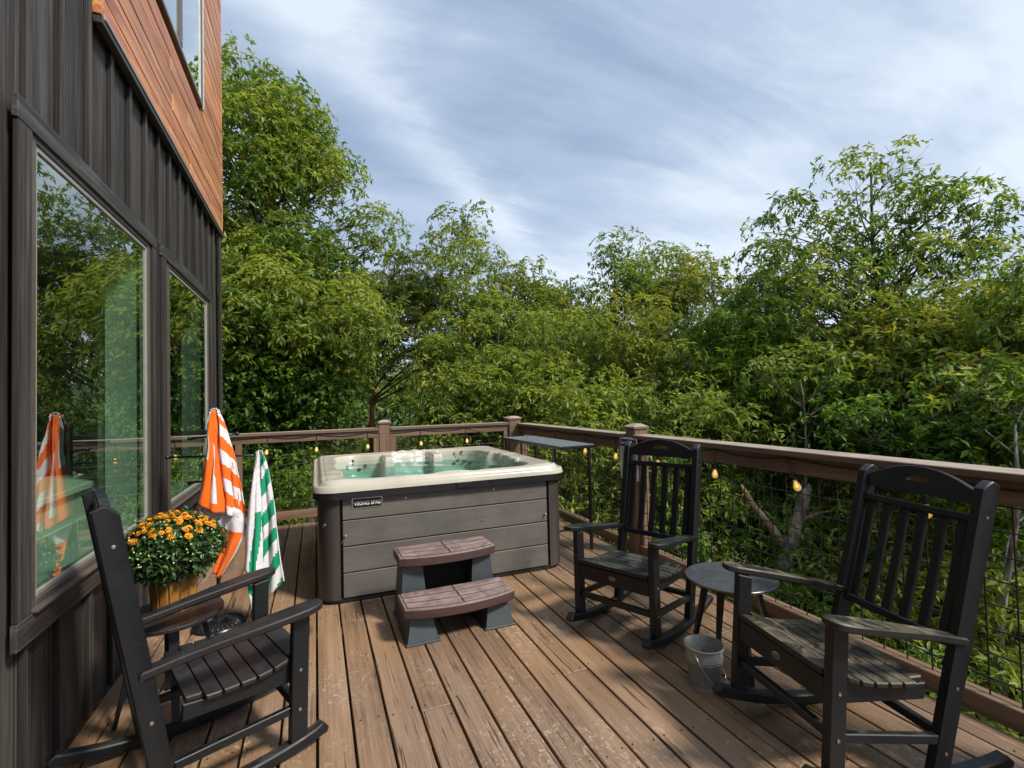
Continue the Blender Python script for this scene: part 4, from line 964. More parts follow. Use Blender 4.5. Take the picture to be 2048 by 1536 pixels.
# ------------------------------------------------------------------ leaf clouds (numpy)
NR = np.random.default_rng(11)
def unit(v): return v / np.maximum(np.linalg.norm(v, axis=-1, keepdims=True), 1e-9)
def leaf_mesh(name, B, D, L, Wd, tint, curl=.12, fold=.22, nr=NR):
    N = len(B); rv = unit(nr.normal(size=(N, 3)) * .6 + np.array([0, 0, 1.0])); Sd = unit(np.cross(D, rv)); Nn = np.cross(Sd, D)
    L = L[:, None]; Wd = Wd[:, None]
    v = np.empty((N, 4, 3)); v[:, 0] = B; mid = B + D * L * .52
    v[:, 1] = mid + Sd * Wd * .5 + Nn * Wd * fold; v[:, 2] = B + D * L - Nn * L * curl; v[:, 3] = mid - Sd * Wd * .5 + Nn * Wd * fold
    me = bpy.data.meshes.new(name); me.vertices.add(N * 4); me.vertices.foreach_set('co', v.reshape(-1).astype(np.float32))
    base = (np.arange(N) * 4)[:, None]; tri = np.concatenate([base + np.array([[0, 1, 2]]), base + np.array([[0, 2, 3]])], axis=1).reshape(-1)
    me.loops.add(len(tri)); me.loops.foreach_set('vertex_index', tri.astype(np.int32))
    me.polygons.add(N * 2); me.polygons.foreach_set('loop_start', (np.arange(N * 2) * 3).astype(np.int32)); me.polygons.foreach_set('loop_total', np.full(N * 2, 3, np.int32))
    me.update(calc_edges=True)
    at_ = me.attributes.new('tint', 'FLOAT', 'POINT'); at_.data.foreach_set('value', np.repeat(np.clip(tint, 0, 1), 4).astype(np.float32))
    return me
def cluster_leaves(C, O, per, L, wr, droop, tint0, spread=.9, nr=NR, jit=.03):
    n = len(C); B = np.repeat(C, per, 0) + nr.normal(size=(n * per, 3)) * jit
    Or = np.repeat(O, per, 0); ph = np.tile(np.arange(per) * 2 * np.pi / per, n) + np.repeat(nr.uniform(0, 6.3, n), per) + nr.normal(size=n * per) * .35
    e1 = unit(np.cross(Or, np.array([.13, .31, .94]))); e2 = np.cross(Or, e1); ring = e1 * np.cos(ph)[:, None] + e2 * np.sin(ph)[:, None]
    D = unit(Or * .30 + ring * spread + nr.normal(size=(n * per, 3)) * .28 + np.array([0, 0, -droop]))
    Ls = L * nr.uniform(.5, 1.22, n * per) * np.repeat(nr.uniform(.8, 1.15, n), per); t = np.repeat(tint0, per) + nr.normal(size=n * per) * .10
    return B, D, Ls, Ls * wr * nr.uniform(.8, 1.2, n * per), t

# mum foliage, buds and flowers
n = 1500; d = unit(NR.normal(size=(n, 3)) + np.array([0, 0, .35])); rad = NR.uniform(.72, 1.0, n)[:, None]
C = d * rad * (1 + .06 * np.sin(d[:, :1] * 7 + d[:, 1:2] * 5)) * np.array([.200, .195, .155]); C[:, 2] += .285; C = C[C[:, 2] > .145 + NR.uniform(0, .04, len(C))]
O = unit(C - np.array([0, 0, .27])); B, D, L, Wd, t = cluster_leaves(C, O, 8, .036, .42, .15, NR.uniform(.1, .8, len(C)), .8, jit=.008)
link('foliage', leaf_mesh('foliage', B, D, L, Wd, t), M['mumleaf'], pp, kind='stuff')
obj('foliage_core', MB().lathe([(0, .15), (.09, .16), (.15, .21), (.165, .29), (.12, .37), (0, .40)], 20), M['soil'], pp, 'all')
fb = MB()
for ring, (nn, rr0, rr1, h0, tl) in enumerate(((12, .004, .0155, .000, .25), (10, .003, .0125, .003, .6), (7, .002, .008, .005, 1.2))):
    for i in range(nn):
        a = 2 * math.pi * (i + .4 * ring) / nn; ca, sa = math.cos(a), math.sin(a); w = .0028
        fb.add([(rr0 * ca, rr0 * sa, h0), ((rr0 + rr1) / 2 * ca - w * sa, (rr0 + rr1) / 2 * sa + w * ca, h0 + .003 * tl), (rr1 * ca, rr1 * sa, h0 + .004 * tl), ((rr0 + rr1) / 2 * ca + w * sa, (rr0 + rr1) / 2 * sa - w * ca, h0 + .003 * tl)], [(0, 3, 2, 1)])
fme = fb.mesh('flower'); cme = MB().lathe([(.0, .008), (.004, .0075), (.005, .003)], 8).mesh('flower_centre'); bme = MB().lathe([(0, -.003), (.003, -.002), (.0042, .001), (.003, .004), (0, .005)], 8).mesh('bud')
pl = 0
while pl < 150:
    dv = Vector((rng.gauss(0, 1), rng.gauss(0, 1), abs(rng.gauss(0, 1)) + .25)).normalized()
    if dv.z < .42 + rng.random() * .38: continue
    p = Vector((dv.x * .205, dv.y * .198, dv.z * rng.uniform(.150, .166) + .290)); o = link('flower', fme, M['petal'], pp, loc=p); o.rotation_euler = (dv + Vector((0, 0, .5))).to_track_quat('Z', 'Y').to_euler()
    s_ = rng.uniform(.75, 1.3); o.scale = (s_, s_, s_); c_ = link('flower_centre', cme, M['petalc'], o); pl += 1
for i in range(150):
    dv = Vector((rng.gauss(0, 1), rng.gauss(0, 1), rng.gauss(0, 1) * .6 + .3)).normalized()
    if dv.z < -.25: continue
    p = Vector((dv.x * .208, dv.y * .202, dv.z * .162 + .288)); o = link('bud', bme, M['bud'], pp, loc=p)

# ================================================================== TOWEL RACK
tr_ = thing('towel_rack', 'black freestanding towel rack with ball-ended arms on a round fluted base', 'towel rack', (-.60, 3.73, 0))
obj('pole', MB().lathe([(.0, .02), (.016, .02), (.014, .06), (.012, .08), (.012, 1.30), (.018, 1.305), (.012, 1.33), (0, 1.335)], 16), M['blackmetal'], tr_, True)
obj('base', MB().lathe([(0, 0), (.150, 0), (.155, .006), (.150, .014), (.120, .022), (.05, .034), (.02, .045), (0, .046)], 48), M['blackmetal'], tr_, True)
fl = MB().tube([(.04, 0, .038), (.09, 0, .030), (.142, 0, .018)], [.003, .0045, .0055], 6).mesh('flute')
for i in range(30): o = link('flute', fl, M['blackmetal'], tr_, 'all'); o.rotation_euler = (0, 0, 2 * math.pi * i / 30)
obj('top_plate', MB().box(-.20, .03, -.006, .006, 1.235, 1.262, .003), M['blackmetal'], tr_)
ball = MB().lathe([(0, -.014), (.007, -.012), (.0125, -.006), (.014, 0), (.0125, .006), (.007, .012), (0, .014)], 14).mesh('ball_end')
def P3(u, v, y): # point on the plane Y = y
    q = cf + cr * ((u - 1024) / 990) - cu * ((v - 768) / 990); return EYE + q * (y / q.y)
for (a, b) in ((P3(335, 915, 3.80), P3(512, 911, 3.60)), (P3(379, 877, 3.78), P3(474, 867, 3.72)), (P3(379, 966, 3.80), P3(470, 950, 3.70)), (Vector((-.62, 3.92, 1.16)), Vector((-.58, 3.65, 1.165)))):
    org = Vector((-.60, 3.73, 0)); a, b = a - org, b - org; mid = Vector((0, 0, (a.z + b.z) / 2))
    am = obj('arm', MB().tube([a, mid, b], .007, 10), M['blackmetal'], tr_, 'all')
    for p in (a, b): link('ball_end', ball, M['blackmetal'], am, 'all', loc=p)

# ---- towels (folded cloth hanging in real depth)
def towel_mesh(name, panels, mat, label, org):
    V, F, ST = [], [], []
    for (quad, depth, stripes, nu, nv) in panels:
        (tl, trr, bl, br) = quad; base = len(V)
        for j in range(nv + 1):
            v = j / nv
            for i in range(nu + 1):
                u = i / nu
                L_ = bez(tl, bl, v); R2 = bez(trr, br, v)
                x = L_[0] + (R2[0] - L_[0]) * u; z = L_[1] + (R2[1] - L_[1]) * u
                y = depth(u, v); wv = .006 * math.sin(v * 9 + u * 5) + .003 * math.sin(v * 23 + u * 11) + .010 * math.sin(u * 13 + 2.5 * v + len(V) * 0) * min(1, v * 1.6) * (1 if nu > 12 else 0)
                V.append((x - org[0] + wv * .3, y - org[1] + wv, z - org[2] + .004 * math.sin(u * 9) * v)); ST.append(stripes(u, v))
        for j in range(nv):
            for i in range(nu): a = base + j * (nu + 1) + i; F.append((a, a + nu + 1, a + nu + 2, a + 1))
    me = bpy.data.meshes.new(name); me.from_pydata(V, [], F); me.update(); me.materials.append(mat)
    at_ = me.attributes.new('stripe', 'FLOAT', 'POINT'); at_.data.foreach_set('value', np.array(ST, np.float32))
    me.polygons.foreach_set('use_smooth', [True] * len(me.polygons))
    o = bpy.data.objects.new(name, me); COL.objects.link(o); o.location = org
    s_ = o.modifiers.new('s', 'SOLIDIFY'); s_.thickness = .006; s_.offset = 0
    o['label'] = label; o['category'] = 'towel'; o['group'] = 'striped towels on the towel rack'; return o
def bez(a, b, v):
    """a = list of (x, z) control points joined smoothly: here a is the top point with an optional list"""
    if isinstance(a, list):
        n_ = len(a) - 1; t = v * n_; i = min(int(t), n_ - 1); f = t - i; return (a[i][0] + (a[i + 1][0] - a[i][0]) * f, a[i][1] + (a[i + 1][1] - a[i][1]) * f)
    return (a[0] + (b[0] - a[0]) * v, a[1] + (b[1] - a[1]) * v)
def PX4(y):
    def f(x, yy): p = P3(300 + x * .3255, 780 + yy * .3255, y); return (p.x, p.z)
    return f
q = PX4(3.57)
Lf = [q(365, 135), q(348, 200), q(352, 330), q(322, 520), q(290, 700)]; Cr = [q(405, 122), q(416, 210), q(418, 400), q(440, 590), q(464, 772)]
Rt = [q(428, 135), q(470, 260), q(520, 450), q(560, 640), q(588, 800)]
q2 = PX4(3.60)
def sO1(u, v):   # white edge, orange, white wedge, orange: long stripes fanning out
    w = .13 + .0 * v; e_ = [0.0, .30 - .22 * max(0, v - .55) / .45, .62 - .10 * v, .62 + .16 * v]
    if u < e_[1] and v < .62 + .0: return .75 if v < .60 else .25
    if e_[2] < u < e_[3] and v > .42 and v < .93: return .75
    return .25
def sO2(u, v): return (v * 4.15 - u * .34 + .78) % 1.0 if v < .985 else .75
def sO3(u, v): return .75 if (v - .4 * u < .10 or .20 < (v * .9 + u * .0) < .42) or u > .93 else .25
orange = towel_mesh('towel', [
    ((Lf, Cr, None, None), lambda u, v: 3.565 - .030 * math.sin(u * math.pi) * (.3 + v) + .02 * u, sO1, 26, 44),
    ((Cr, Rt, None, None), lambda u, v: 3.585 + .030 * math.sin(u * math.pi) * v - .02 * math.sin(u * math.pi * 1.6) , sO2, 20, 60),
    (([q2(345, 640), q2(330, 720), q2(365, 860), q2(395, 1000), q2(385, 1135)], [q2(560, 740), q2(580, 800), q2(576, 900), q2(520, 1010), q2(428, 1158)], None, None), lambda u, v: 3.62 + .02 * math.sin(u * 6) - .01 * v, sO3, 24, 36),
    ((list(reversed([q2(310, 700), q2(335, 520), q2(352, 300), q2(350, 200), q2(372, 125)])), list(reversed([q2(560, 830), q2(540, 640), q2(505, 450), q2(462, 270), q2(425, 130)])), None, None), lambda u, v: 3.60 + .075 * math.sin(u * math.pi) * (.35 + .65 * v), lambda u, v: (v * 4 + .3) % 1, 16, 24),
    (([q(365, 140), q(372, 122), q(392, 115)], [q(430, 140), q(422, 124), q(405, 116)], None, None), lambda u, v: 3.575 + .05 * (1 - v) * 0 + .02 * math.sin(u * 3.14), lambda u, v: .75, 10, 8)],
    M['towel_o'], 'orange and white striped towel hanging from the top of the rack', (-.58, 3.66, 1.0))
q = PX4(3.585); q2 = PX4(3.61)
Lg = [q(645, 385), q(630, 520), q(600, 760), q(582, 920), q(580, 1090)]; Cg = [q(672, 370), q(668, 500), q(680, 760), q(692, 960), q(690, 1200)]
Rg = [q2(692, 368), q2(728, 490), q2(770, 760), q2(792, 960), q2(822, 1172)]; Cg2 = [q2(672, 372), q2(668, 500), q2(676, 760), q2(690, 960), q2(640, 1368)]
def sG1(u, v):
    e_ = .45 - .42 * min(1, v / .55); f_ = .62 + .38 * (1 - v) - .12 * v
    if u < e_: return .25
    if v < .5: return .75
    return .25 if (u + (v - .5) * .5) > .52 and (u + (v - .5) * .9) < 1.05 else .75
green = towel_mesh('towel', [
    ((Lg, Cg, None, None), lambda u, v: 3.585 - .028 * math.sin(u * math.pi) * (.3 + v), sG1, 22, 44),
    ((Cg2, Rg, None, None), lambda u, v: 3.605 + .024 * math.sin(u * math.pi * 1.3) * v, lambda u, v: (v * 5.1 + u * (.50 + .35 * v) + .30) % 1 if u < .97 else .75, 20, 70),
    (([q2(620, 1060), q2(600, 1180), q2(622, 1360)], [q2(700, 1150), q2(690, 1210), q2(655, 1366)], None, None), lambda u, v: 3.60 + .01 * u, lambda u, v: (v * 2.2 - u * .6) % 1, 10, 16),
    (([q2(648, 385), q2(634, 520), q2(605, 760), q2(600, 1180)], [q2(690, 375), q2(724, 500), q2(766, 760), q2(805, 1170)], None, None), lambda u, v: 3.612 + .075 * math.sin(u * math.pi) * (.3 + .7 * v), lambda u, v: (v * 4 + .3) % 1, 14, 22)],
    M['towel_g'], 'green and white striped towel hanging from the right arm of the rack', (-.33, 3.62, .6))

# ================================================================== TREES
def branch_pts(a, b, n=6, bendz=.15, nr=None, amp=.06):
    a, b = np.array(a, float), np.array(b, float); L = np.linalg.norm(b - a); out = []
    off = (nr or NR).normal(size=3) * amp * L
    for i in range(n + 1):
        t = i / n; out.append(tuple(a + (b - a) * t + off * math.sin(t * math.pi) + np.array([0, 0, -bendz * L * math.sin(t * math.pi)])))
    return out
def tree(name, label, base, top, env, nb, nc, per, L, mat, bark, r0, seed, cat='tree', group=None, bs=(.45, .8), droop=.38, tint=(.15, .80), wr=.34, flat=.85, zmin=-99, fork=None, trunk_path=None, shell=.68, limbs=1.0, jit=.018, up=.3):
    nr = np.random.default_rng(seed); base = Vector(base)
    if L < .19 and mat is not M['needle']: L *= .78; nc *= 1.62; jit *= .8
    t = thing(name, label, cat, base, group=group); bo = np.array(base)
    path = trunk_path or [tuple(base + (Vector(top) - base) * (i / 7) + Vector((nr.normal() * .06, nr.normal() * .06, 0)) * (1 if 0 < i < 7 else 0)) for i in range(8)]
    P = np.array(path); zs = P[:, 2]
    def on_trunk(z): return np.array([np.interp(z, zs, P[:, 0]), np.interp(z, zs, P[:, 1]), z])
    def rad(z): return r0 * max(.12, 1 - .88 * (z - zs[0]) / max(.1, zs[-1] - zs[0]))
    obj('trunk', MB().tube([tuple(np.array(p) - bo) for p in path], [rad(p[2]) for p in path], 10), bark, t, 'all')
    wts = np.array([e[2] if len(e) > 2 else e[1][0] * e[1][1] * e[1][2] for e in env], float); wts /= wts.sum()
    bc, br, bt = [], [], []
    while len(bc) < nb:
        c, rd = env[nr.choice(len(env), p=wts)][:2]; dv = unit(nr.normal(size=3)); f = shell + (1 - shell) * nr.uniform() ** .6
        p = np.array(c) + dv * np.array(rd) * f
        if p[2] < zmin: continue
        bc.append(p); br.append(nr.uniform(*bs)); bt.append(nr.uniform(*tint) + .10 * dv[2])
    mb = MB(); tcz = zs[-1]
    for p, r in zip(bc, br):
        if nr.uniform() > limbs * .6: continue
        z = min(zs[-1] - .1, max(zs[0] + (zs[-1] - zs[0]) * .25, p[2] - np.hypot(*(p[:2] - on_trunk(p[2])[:2])) * .55 - .2)); a = on_trunk(z)
        pts = branch_pts(a, p, 6, -.06, nr, .10); rb = min(rad(z) * .55, .012 + .016 * np.linalg.norm(p - a))
        mb.tube([tuple(np.array(q) - bo) for q in pts], [rb * (1 - .82 * i / 6) for i in range(7)], 5)
        for _ in range(5):
            e_ = p + unit(nr.normal(size=3) + np.array([0, 0, .3])) * r * .85; s_ = np.array(pts[nr.integers(3, 6)])
            mb.tube([tuple(np.array(q) - bo) for q in branch_pts(s_, e_, 3, .0, nr, .08)], [rb * .3, rb * .22, rb * .15, .003], 4, False)
    obj('branches', mb, bark, t, 'all', kind='stuff')
    C, O, T = [], [], []
    for p, r, tt in zip(bc, br, bt):
        n_ = max(3, int(nc * (r / .6) ** 2)); dv = unit(nr.normal(size=(n_, 3)) + np.array([0, 0, .35])); f = nr.uniform(.35, 1.0, n_)[:, None] ** .6
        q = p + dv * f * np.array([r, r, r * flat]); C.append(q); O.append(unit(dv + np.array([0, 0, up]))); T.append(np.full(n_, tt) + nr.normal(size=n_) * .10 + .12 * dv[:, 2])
    C, O, T = np.concatenate(C), np.concatenate(O), np.concatenate(T)
    B, D, Ls, Wd, tn = cluster_leaves(C - bo, O, per, L, wr, droop, T, nr=nr, jit=jit)
    tn = np.minimum(tn, .80 + .06 * nr.uniform(size=len(tn))); odd = nr.uniform(size=len(tn)) < .006; tn[odd] = nr.uniform(.9, 1.0, odd.sum())
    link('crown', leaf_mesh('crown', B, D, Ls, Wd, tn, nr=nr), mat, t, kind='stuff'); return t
def gnd(x, y, d=.3): return (x, y, gz(x, y) - d)
A = at
def E(u, v, d, ru, rz, rd=None, w=None):
    """ellipsoid seen at pixel u, v, d metres away: half-width and half-height in metres"""
    p = at(u, v, d); return (tuple(p), (ru, rd or ru, rz)) + ((w,) if w else ())
L_, Y_, B_, N_ = M['leaf'], M['leaf_yellow'], M['leaf_bright'], M['needle']
GT = 'woodland trees beyond the deck'
def tr(lab, u, vtop, d, env, nb, nc=26, per=7, L=.15, mat=None, bark=None, r0=.11, seed=1, **kw):
    p = at(u, vtop + 25, d); b = gnd(p.x, p.y); return tree('oak_tree' if 'name' not in kw else kw.pop('name'), lab, b, tuple(p), env, nb, nc, per, L, mat or L_, bark or M['bark'], r0, seed, group=GT, **kw)
tr('tallest leafy tree at left, rising beside the house wall', 540, 150, 10.3, [E(470, 390, 10.6, 2.1, 2.2), E(600, 500, 10.4, 1.6, 2.0), E(505, 285, 10.5, 1.15, 1.15), E(625, 560, 10.0, 1.0, 1.2), E(480, 620, 10.3, 2.2, 1.6)], 210, 30, 7, .165, seed=21, r0=.17, tint=(.2, .8), bs=(.42, .78))
tr('broad branch-heavy tree with pale leaves leaning in front of the tallest left tree', 600, 560, 8.6, [E(590, 640, 8.6, 1.3, .55), E(640, 705, 8.5, .6, .35), E(480, 660, 8.8, .9, .6)], 52, 28, 7, .16, seed=22, r0=.07, tint=(.45, .95))
tr('low bright green maple filling the space beside the house corner', 520, 700, 9.2, [E(500, 780, 9.3, 1.4, .9), E(600, 820, 9.0, .9, .5), E(450, 850, 9.5, 1.2, .6)], 80, 34, 7, .11, B_, seed=23, r0=.06, tint=(.1, .75), wr=.6, name='maple_tree')
# pine with a reddish trunk
pb = A(742, 858, 12.2); pm = A(757, 650, 12.2); pt = A(775, 500, 12.2)
tree('pine_tree', 'dark pine with a reddish bare lower trunk behind the hot tub', gnd(pb.x, pb.y), tuple(pt), [E(790, 540, 12.2, .85, .55), E(765, 620, 12.1, 1.2, .7), E(840, 600, 12.3, .8, .6), E(700, 670, 12, .8, .5), E(850, 700, 12, .9, .35), E(720, 740, 12, .8, .3)], 110, 34, 15, .15, N_, M['barkpine'], .10, 31, group=GT, bs=(.26, .5), droop=-.25, tint=(.35, .95), wr=.2, flat=.45,
     trunk_path=[gnd(pb.x, pb.y), tuple(pb), tuple(A(747, 770, 12.2)), tuple(pm), tuple(A(762, 570, 12.2)), tuple(pt)], limbs=1.0, jit=.012, up=.5)
tr('small tree with the highest pointed top just right of the pine', 925, 445, 12, [E(915, 530, 12, .95, .9), E(930, 470, 12, .5, .45), E(905, 650, 12, 1.0, 1.0), E(950, 700, 11.8, 1.3, 1.2)], 96, 26, 7, .16, seed=24, tint=(.3, .9), bs=(.35, .62), r0=.08)
tr('tree with a rounded yellow-green top above the far corner of the railing', 1045, 500, 12.6, [E(1035, 565, 12.6, .7, .5), E(1010, 640, 12.6, 1.4, 1.0), E(1080, 660, 12.4, 1.1, 1.0)], 84, 26, 7, .16, Y_, seed=25, tint=(.25, .8), bs=(.35, .65), r0=.08)
tr('smaller tree in the dip of the skyline above the bar table', 1140, 530, 14, [E(1145, 605, 14, .7, .55), E(1120, 680, 14, 1.3, 1.3), E(1180, 720, 13.5, 1.2, 1.2)], 80, 26, 7, .17, seed=26, bs=(.4, .65))
tr('tree with two loose tops above the middle rocking chair', 1230, 495, 13, [E(1232, 530, 13, .65, .55), E(1320, 560, 13, .95, .6), E(1270, 660, 13, 1.6, 1.2), E(1240, 760, 12.6, 1.4, 1.0)], 110, 26, 7, .165, seed=27, tint=(.2, .85), bs=(.38, .68))
tr('yellow-tinged tree standing left of the big sparse tree', 1420, 495, 12, [E(1415, 540, 12, .7, .7), E(1400, 640, 12, 1.0, 1.0), E(1440, 750, 11.6, 1.2, .9)], 84, 26, 7, .155, Y_, seed=28, tint=(.2, .8), bs=(.36, .62))
# big tree at the right with open upper crown
k1 = A(1763, 720, 10.6); k2 = A(1770, 640, 10.6); k3 = A(1745, 480, 10.6); bb = gnd(k1.x + .1, k1.y)
tree('oak_tree', 'big spreading tree at right with a sparse open top against the sky', bb, tuple(A(1742, 345, 10.6)), [E(1720, 435, 10.6, 1.2, .85), E(1590, 500, 10.4, .85, .85), E(1850, 480, 10.6, .95, .75), E(1560, 620, 10.2, 1.0, 1.1), E(1740, 640, 10.4, 2.1, 1.1), E(1900, 640, 10.2, 1.4, 1.0), E(1990, 660, 10.6, .9, .6)], 230, 21, 7, .155, L_, M['bark'], .13, 41, group=GT, bs=(.30, .56), tint=(.15, .75), trunk_path=[bb, tuple(A(1768, 860, 10.6)), tuple(k1), tuple(k2), tuple(A(1752, 560, 10.6)), tuple(k3), tuple(A(1742, 345, 10.6))])
tr('leafy tree at the right edge of the photo, in front of the big sparse tree', 2060, 650, 9, [E(2060, 700, 9, 1.2, .7), E(2000, 770, 8.8, 1.2, .7), E(2150, 640, 9.2, 1.2, .8)], 80, 26, 7, .155, seed=42, bs=(.36, .62), tint=(.2, .85))
tr('mid-height tree with a dark forked stem left of the big sparse trunk', 1600, 590, 11.3, [E(1560, 660, 11.3, 1.1, 1.0), E(1640, 740, 11, 1.3, .9), E(1500, 760, 11, 1.0, .8)], 84, 26, 7, .155, seed=43, bs=(.36, .65))
tr('understorey tree over the far railing behind the hot tub', 960, 740, 9.6, [E(930, 800, 9.8, .9, .55), E(1010, 790, 9.6, 1.1, .6), E(960, 900, 9.4, 1.4, .7)], 90, 28, 7, .14, seed=44, tint=(.25, .85), bs=(.32, .55), r0=.06)
tr('understorey tree with drooping yellow leaves behind the railing corner', 1150, 760, 8.6, [E(1130, 830, 8.6, .9, .45), E(1220, 900, 8.0, .9, .6), E(1100, 1000, 7.8, 1.1, .8)], 84, 30, 7, .145, seed=45, tint=(.4, .98), bs=(.3, .52), r0=.05)
tr('understorey tree behind the sign post', 1320, 760, 9, [E(1310, 830, 9, 1.0, .6), E(1400, 860, 8.4, 1.0, .6), E(1300, 980, 8, 1.1, .9)], 90, 28, 7, .145, seed=46, bs=(.32, .56), r0=.06)
tr('dense tree over the railing between the two right-hand rocking chairs', 1560, 800, 9.6, [E(1540, 850, 9.8, 1.2, .6), E(1680, 860, 9.4, 1.2, .6), E(1500, 1000, 9.3, 1.1, .8), E(1640, 1020, 9.6, 1.3, .9)], 120, 28, 7, .145, seed=47, tint=(.1, .7), bs=(.34, .6))
tr('bright leafy tree hanging over the railing above the nearest chair', 1860, 780, 8, [E(1850, 840, 8, 1.3, .5), E(1970, 860, 7.6, 1.2, .5), E(1780, 900, 8.2, 1.0, .6)], 90, 28, 7, .14, B_, seed=48, tint=(.05, .7), bs=(.3, .52), wr=.42)
for i, (lab, u, v, d, ru, rz, ti) in enumerate((
    ('low tree crown seen through the mesh left of the sign', 1180, 1020, 8.2, 1.2, .9, (.25, .9)), ('low tree crown seen through the mesh below the two hanging bulbs', 1460, 1120, 8.0, 1.3, 1.0, (.2, .85)),
    ('low tree crown seen through the mesh behind the dead snag', 1640, 1130, 9.6, 1.6, 1.2, (.2, .8)), ('low tree crown seen through the slats of the nearest chair', 1820, 1120, 8.2, 1.4, 1.1, (.2, .85)),
    ('low tree crown beyond the right edge of the mesh', 2010, 1120, 8.0, 1.3, 1.1, (.15, .8)), ('lowest bright shrubby tree showing under the nearest chair back', 1850, 1330, 7.2, 1.4, .9, (.4, .95)),
    ('lowest leafy tree at the bottom right behind the mesh', 2060, 1340, 7.0, 1.3, 1.0, (.25, .9)), ('low leafy tree behind the round table and bucket', 1560, 1290, 7.4, 1.4, .9, (.35, .95)))):
    tr(lab, u, v - 90, d, [E(u, v, d, ru, rz), E(u + 60, v + 70, d - .2, ru * .8, rz * .8)], 84, 28, 7, .14, B_ if i % 3 == 1 else L_, seed=60 + i, tint=(ti[0] + .22, ti[1] + .2), bs=(.30, .55), r0=.06)
# a middle tier between the railing and the skyline, so that the wood rises as one leafy slope
for i, (lab, u, v, d, ru, rz, ti) in enumerate((
    ('mid-height crown between the left tall tree and the house corner', 470, 560, 9.4, 1.0, .8, (.3, .9)), ('mid-height crown directly left of the pine trunk', 610, 660, 9.9, .7, .7, (.3, .9)),
    ('mid-height crown directly right of the pine trunk', 885, 745, 10.6, .55, .6, (.3, .9)), ('mid-height crown above the far corner post', 1000, 690, 10.7, 1.1, .8, (.35, .95)),
    ('mid-height crown above the bar table', 1130, 700, 10.2, 1.0, .8, (.3, .9)), ('mid-height crown above the sign post', 1260, 680, 10.6, 1.1, .9, (.35, .95)),
    ('mid-height crown right of the sign post, above the middle chair', 1390, 710, 10.0, 1.1, .8, (.3, .9)), ('mid-height crown left of the forked dark stem', 1510, 690, 9.8, .9, .8, (.3, .9)),
    ('mid-height crown below the big sparse tree', 1690, 740, 9.6, 1.1, .6, (.3, .9)), ('mid-height crown below the right half of the big sparse tree', 1870, 700, 9.2, 1.1, .7, (.35, .95)))):
    tr(lab, u, v - 70, d, [E(u, v, d, ru, rz), E(u + 30, v + 90, d - .7, ru * .9, rz * .8)], 64, 24, 7, .15, (L_, Y_, L_, B_)[i % 4] if i != 3 else L_, seed=200 + i, tint=ti, bs=(.3, .52), r0=.05)
# dead snag and pale trunks
sn = thing('dead_tree', 'broken grey dead tree with bare jagged limbs seen through the mesh', 'dead tree', gnd(*A(1590, 1080, 7.4)[:2])); so_ = Vector(sn.location)
def rel(pts, o_): return [tuple(Vector(p) - o_) for p in pts]
b0 = Vector(sn.location)
def rough(pts, rad_, n=12, sub=7, amp=.16, seed=1):
    nr_ = random.Random(seed); P = []; R2 = []
    for i in range(len(pts) - 1):
        for q in range(sub):
            f = q / sub; a_, b_ = Vector(pts[i]), Vector(pts[i + 1]); P.append(a_.lerp(b_, f) + Vector((nr_.gauss(0, 1), nr_.gauss(0, 1), 0)) * rad_[i] * .07); R2.append((rad_[i] * (1 - f) + rad_[i + 1] * f) * nr_.uniform(.86, 1.12))
    P.append(Vector(pts[-1])); R2.append(rad_[-1]); mb_ = MB().tube(P, R2, n)
    c_ = [P[min(i // n, len(P) - 1)] for i in range(len(mb_.v))]
    ph = [nr_.uniform(.8, 1.2) for _ in range(n)]
    mb_.v = [tuple(c + (Vector(v) - c) * (ph[i % n] + nr_.uniform(-amp, amp) * .6)) for i, (v, c) in enumerate(zip(mb_.v, c_))]; return mb_
obj('trunk', rough(rel([b0, A(1566, 1150, 7.4), A(1580, 1085, 7.4), A(1600, 1030, 7.4), A(1614, 985, 7.4), A(1619, 968, 7.42)], so_), [.15, .13, .12, .095, .065, .010]), M['barkpale'], sn, 'all')
obj('limb', rough(rel([A(1570, 1098, 7.4), A(1552, 1066, 7.3), A(1528, 1035, 7.2), A(1502, 1005, 7.2), A(1492, 985, 7.2), A(1482, 969, 7.2)], so_), [.05, .055, .042, .035, .03, .008], 8, 4), M['deadwood'], sn, 'all')
obj('limb', rough(rel([A(1600, 1042, 7.4), A(1618, 1034, 7.3), A(1640, 1026, 7.3), A(1666, 1021, 7.2)], so_), [.03, .022, .016, .005], 7, 4), M['deadwood'], sn, 'all')
def pale(label, pts, r, d, seed, env):
    b = gnd(A(*pts[0], d).x, A(*pts[0], d).y); path = [b] + [tuple(A(u, v, d)) for u, v in pts]
    tree('birch_tree', label, b, path[-1], env, 22, 20, 7, .14, L_, M['barkpale'], r, seed, group=GT, trunk_path=path, bs=(.28, .5), tint=(.2, .8))
pale('slender tree with a pale grey leaning trunk at the right edge behind the mesh', [(1998, 1270), (2008, 1190), (2022, 1110), (2032, 1050), (2036, 960), (2030, 850)], .085, 6.3, 81, [E(2030, 820, 6.8, .6, .3), E(2090, 960, 7.0, .4, .3)])
pale('tree with a straight pale trunk rising behind the railing right of the sign post', [(1611, 960), (1612, 900), (1611, 850), (1606, 790), (1600, 760)], .07, 7.9, 82, [E(1600, 760, 8.4, .7, .35)])
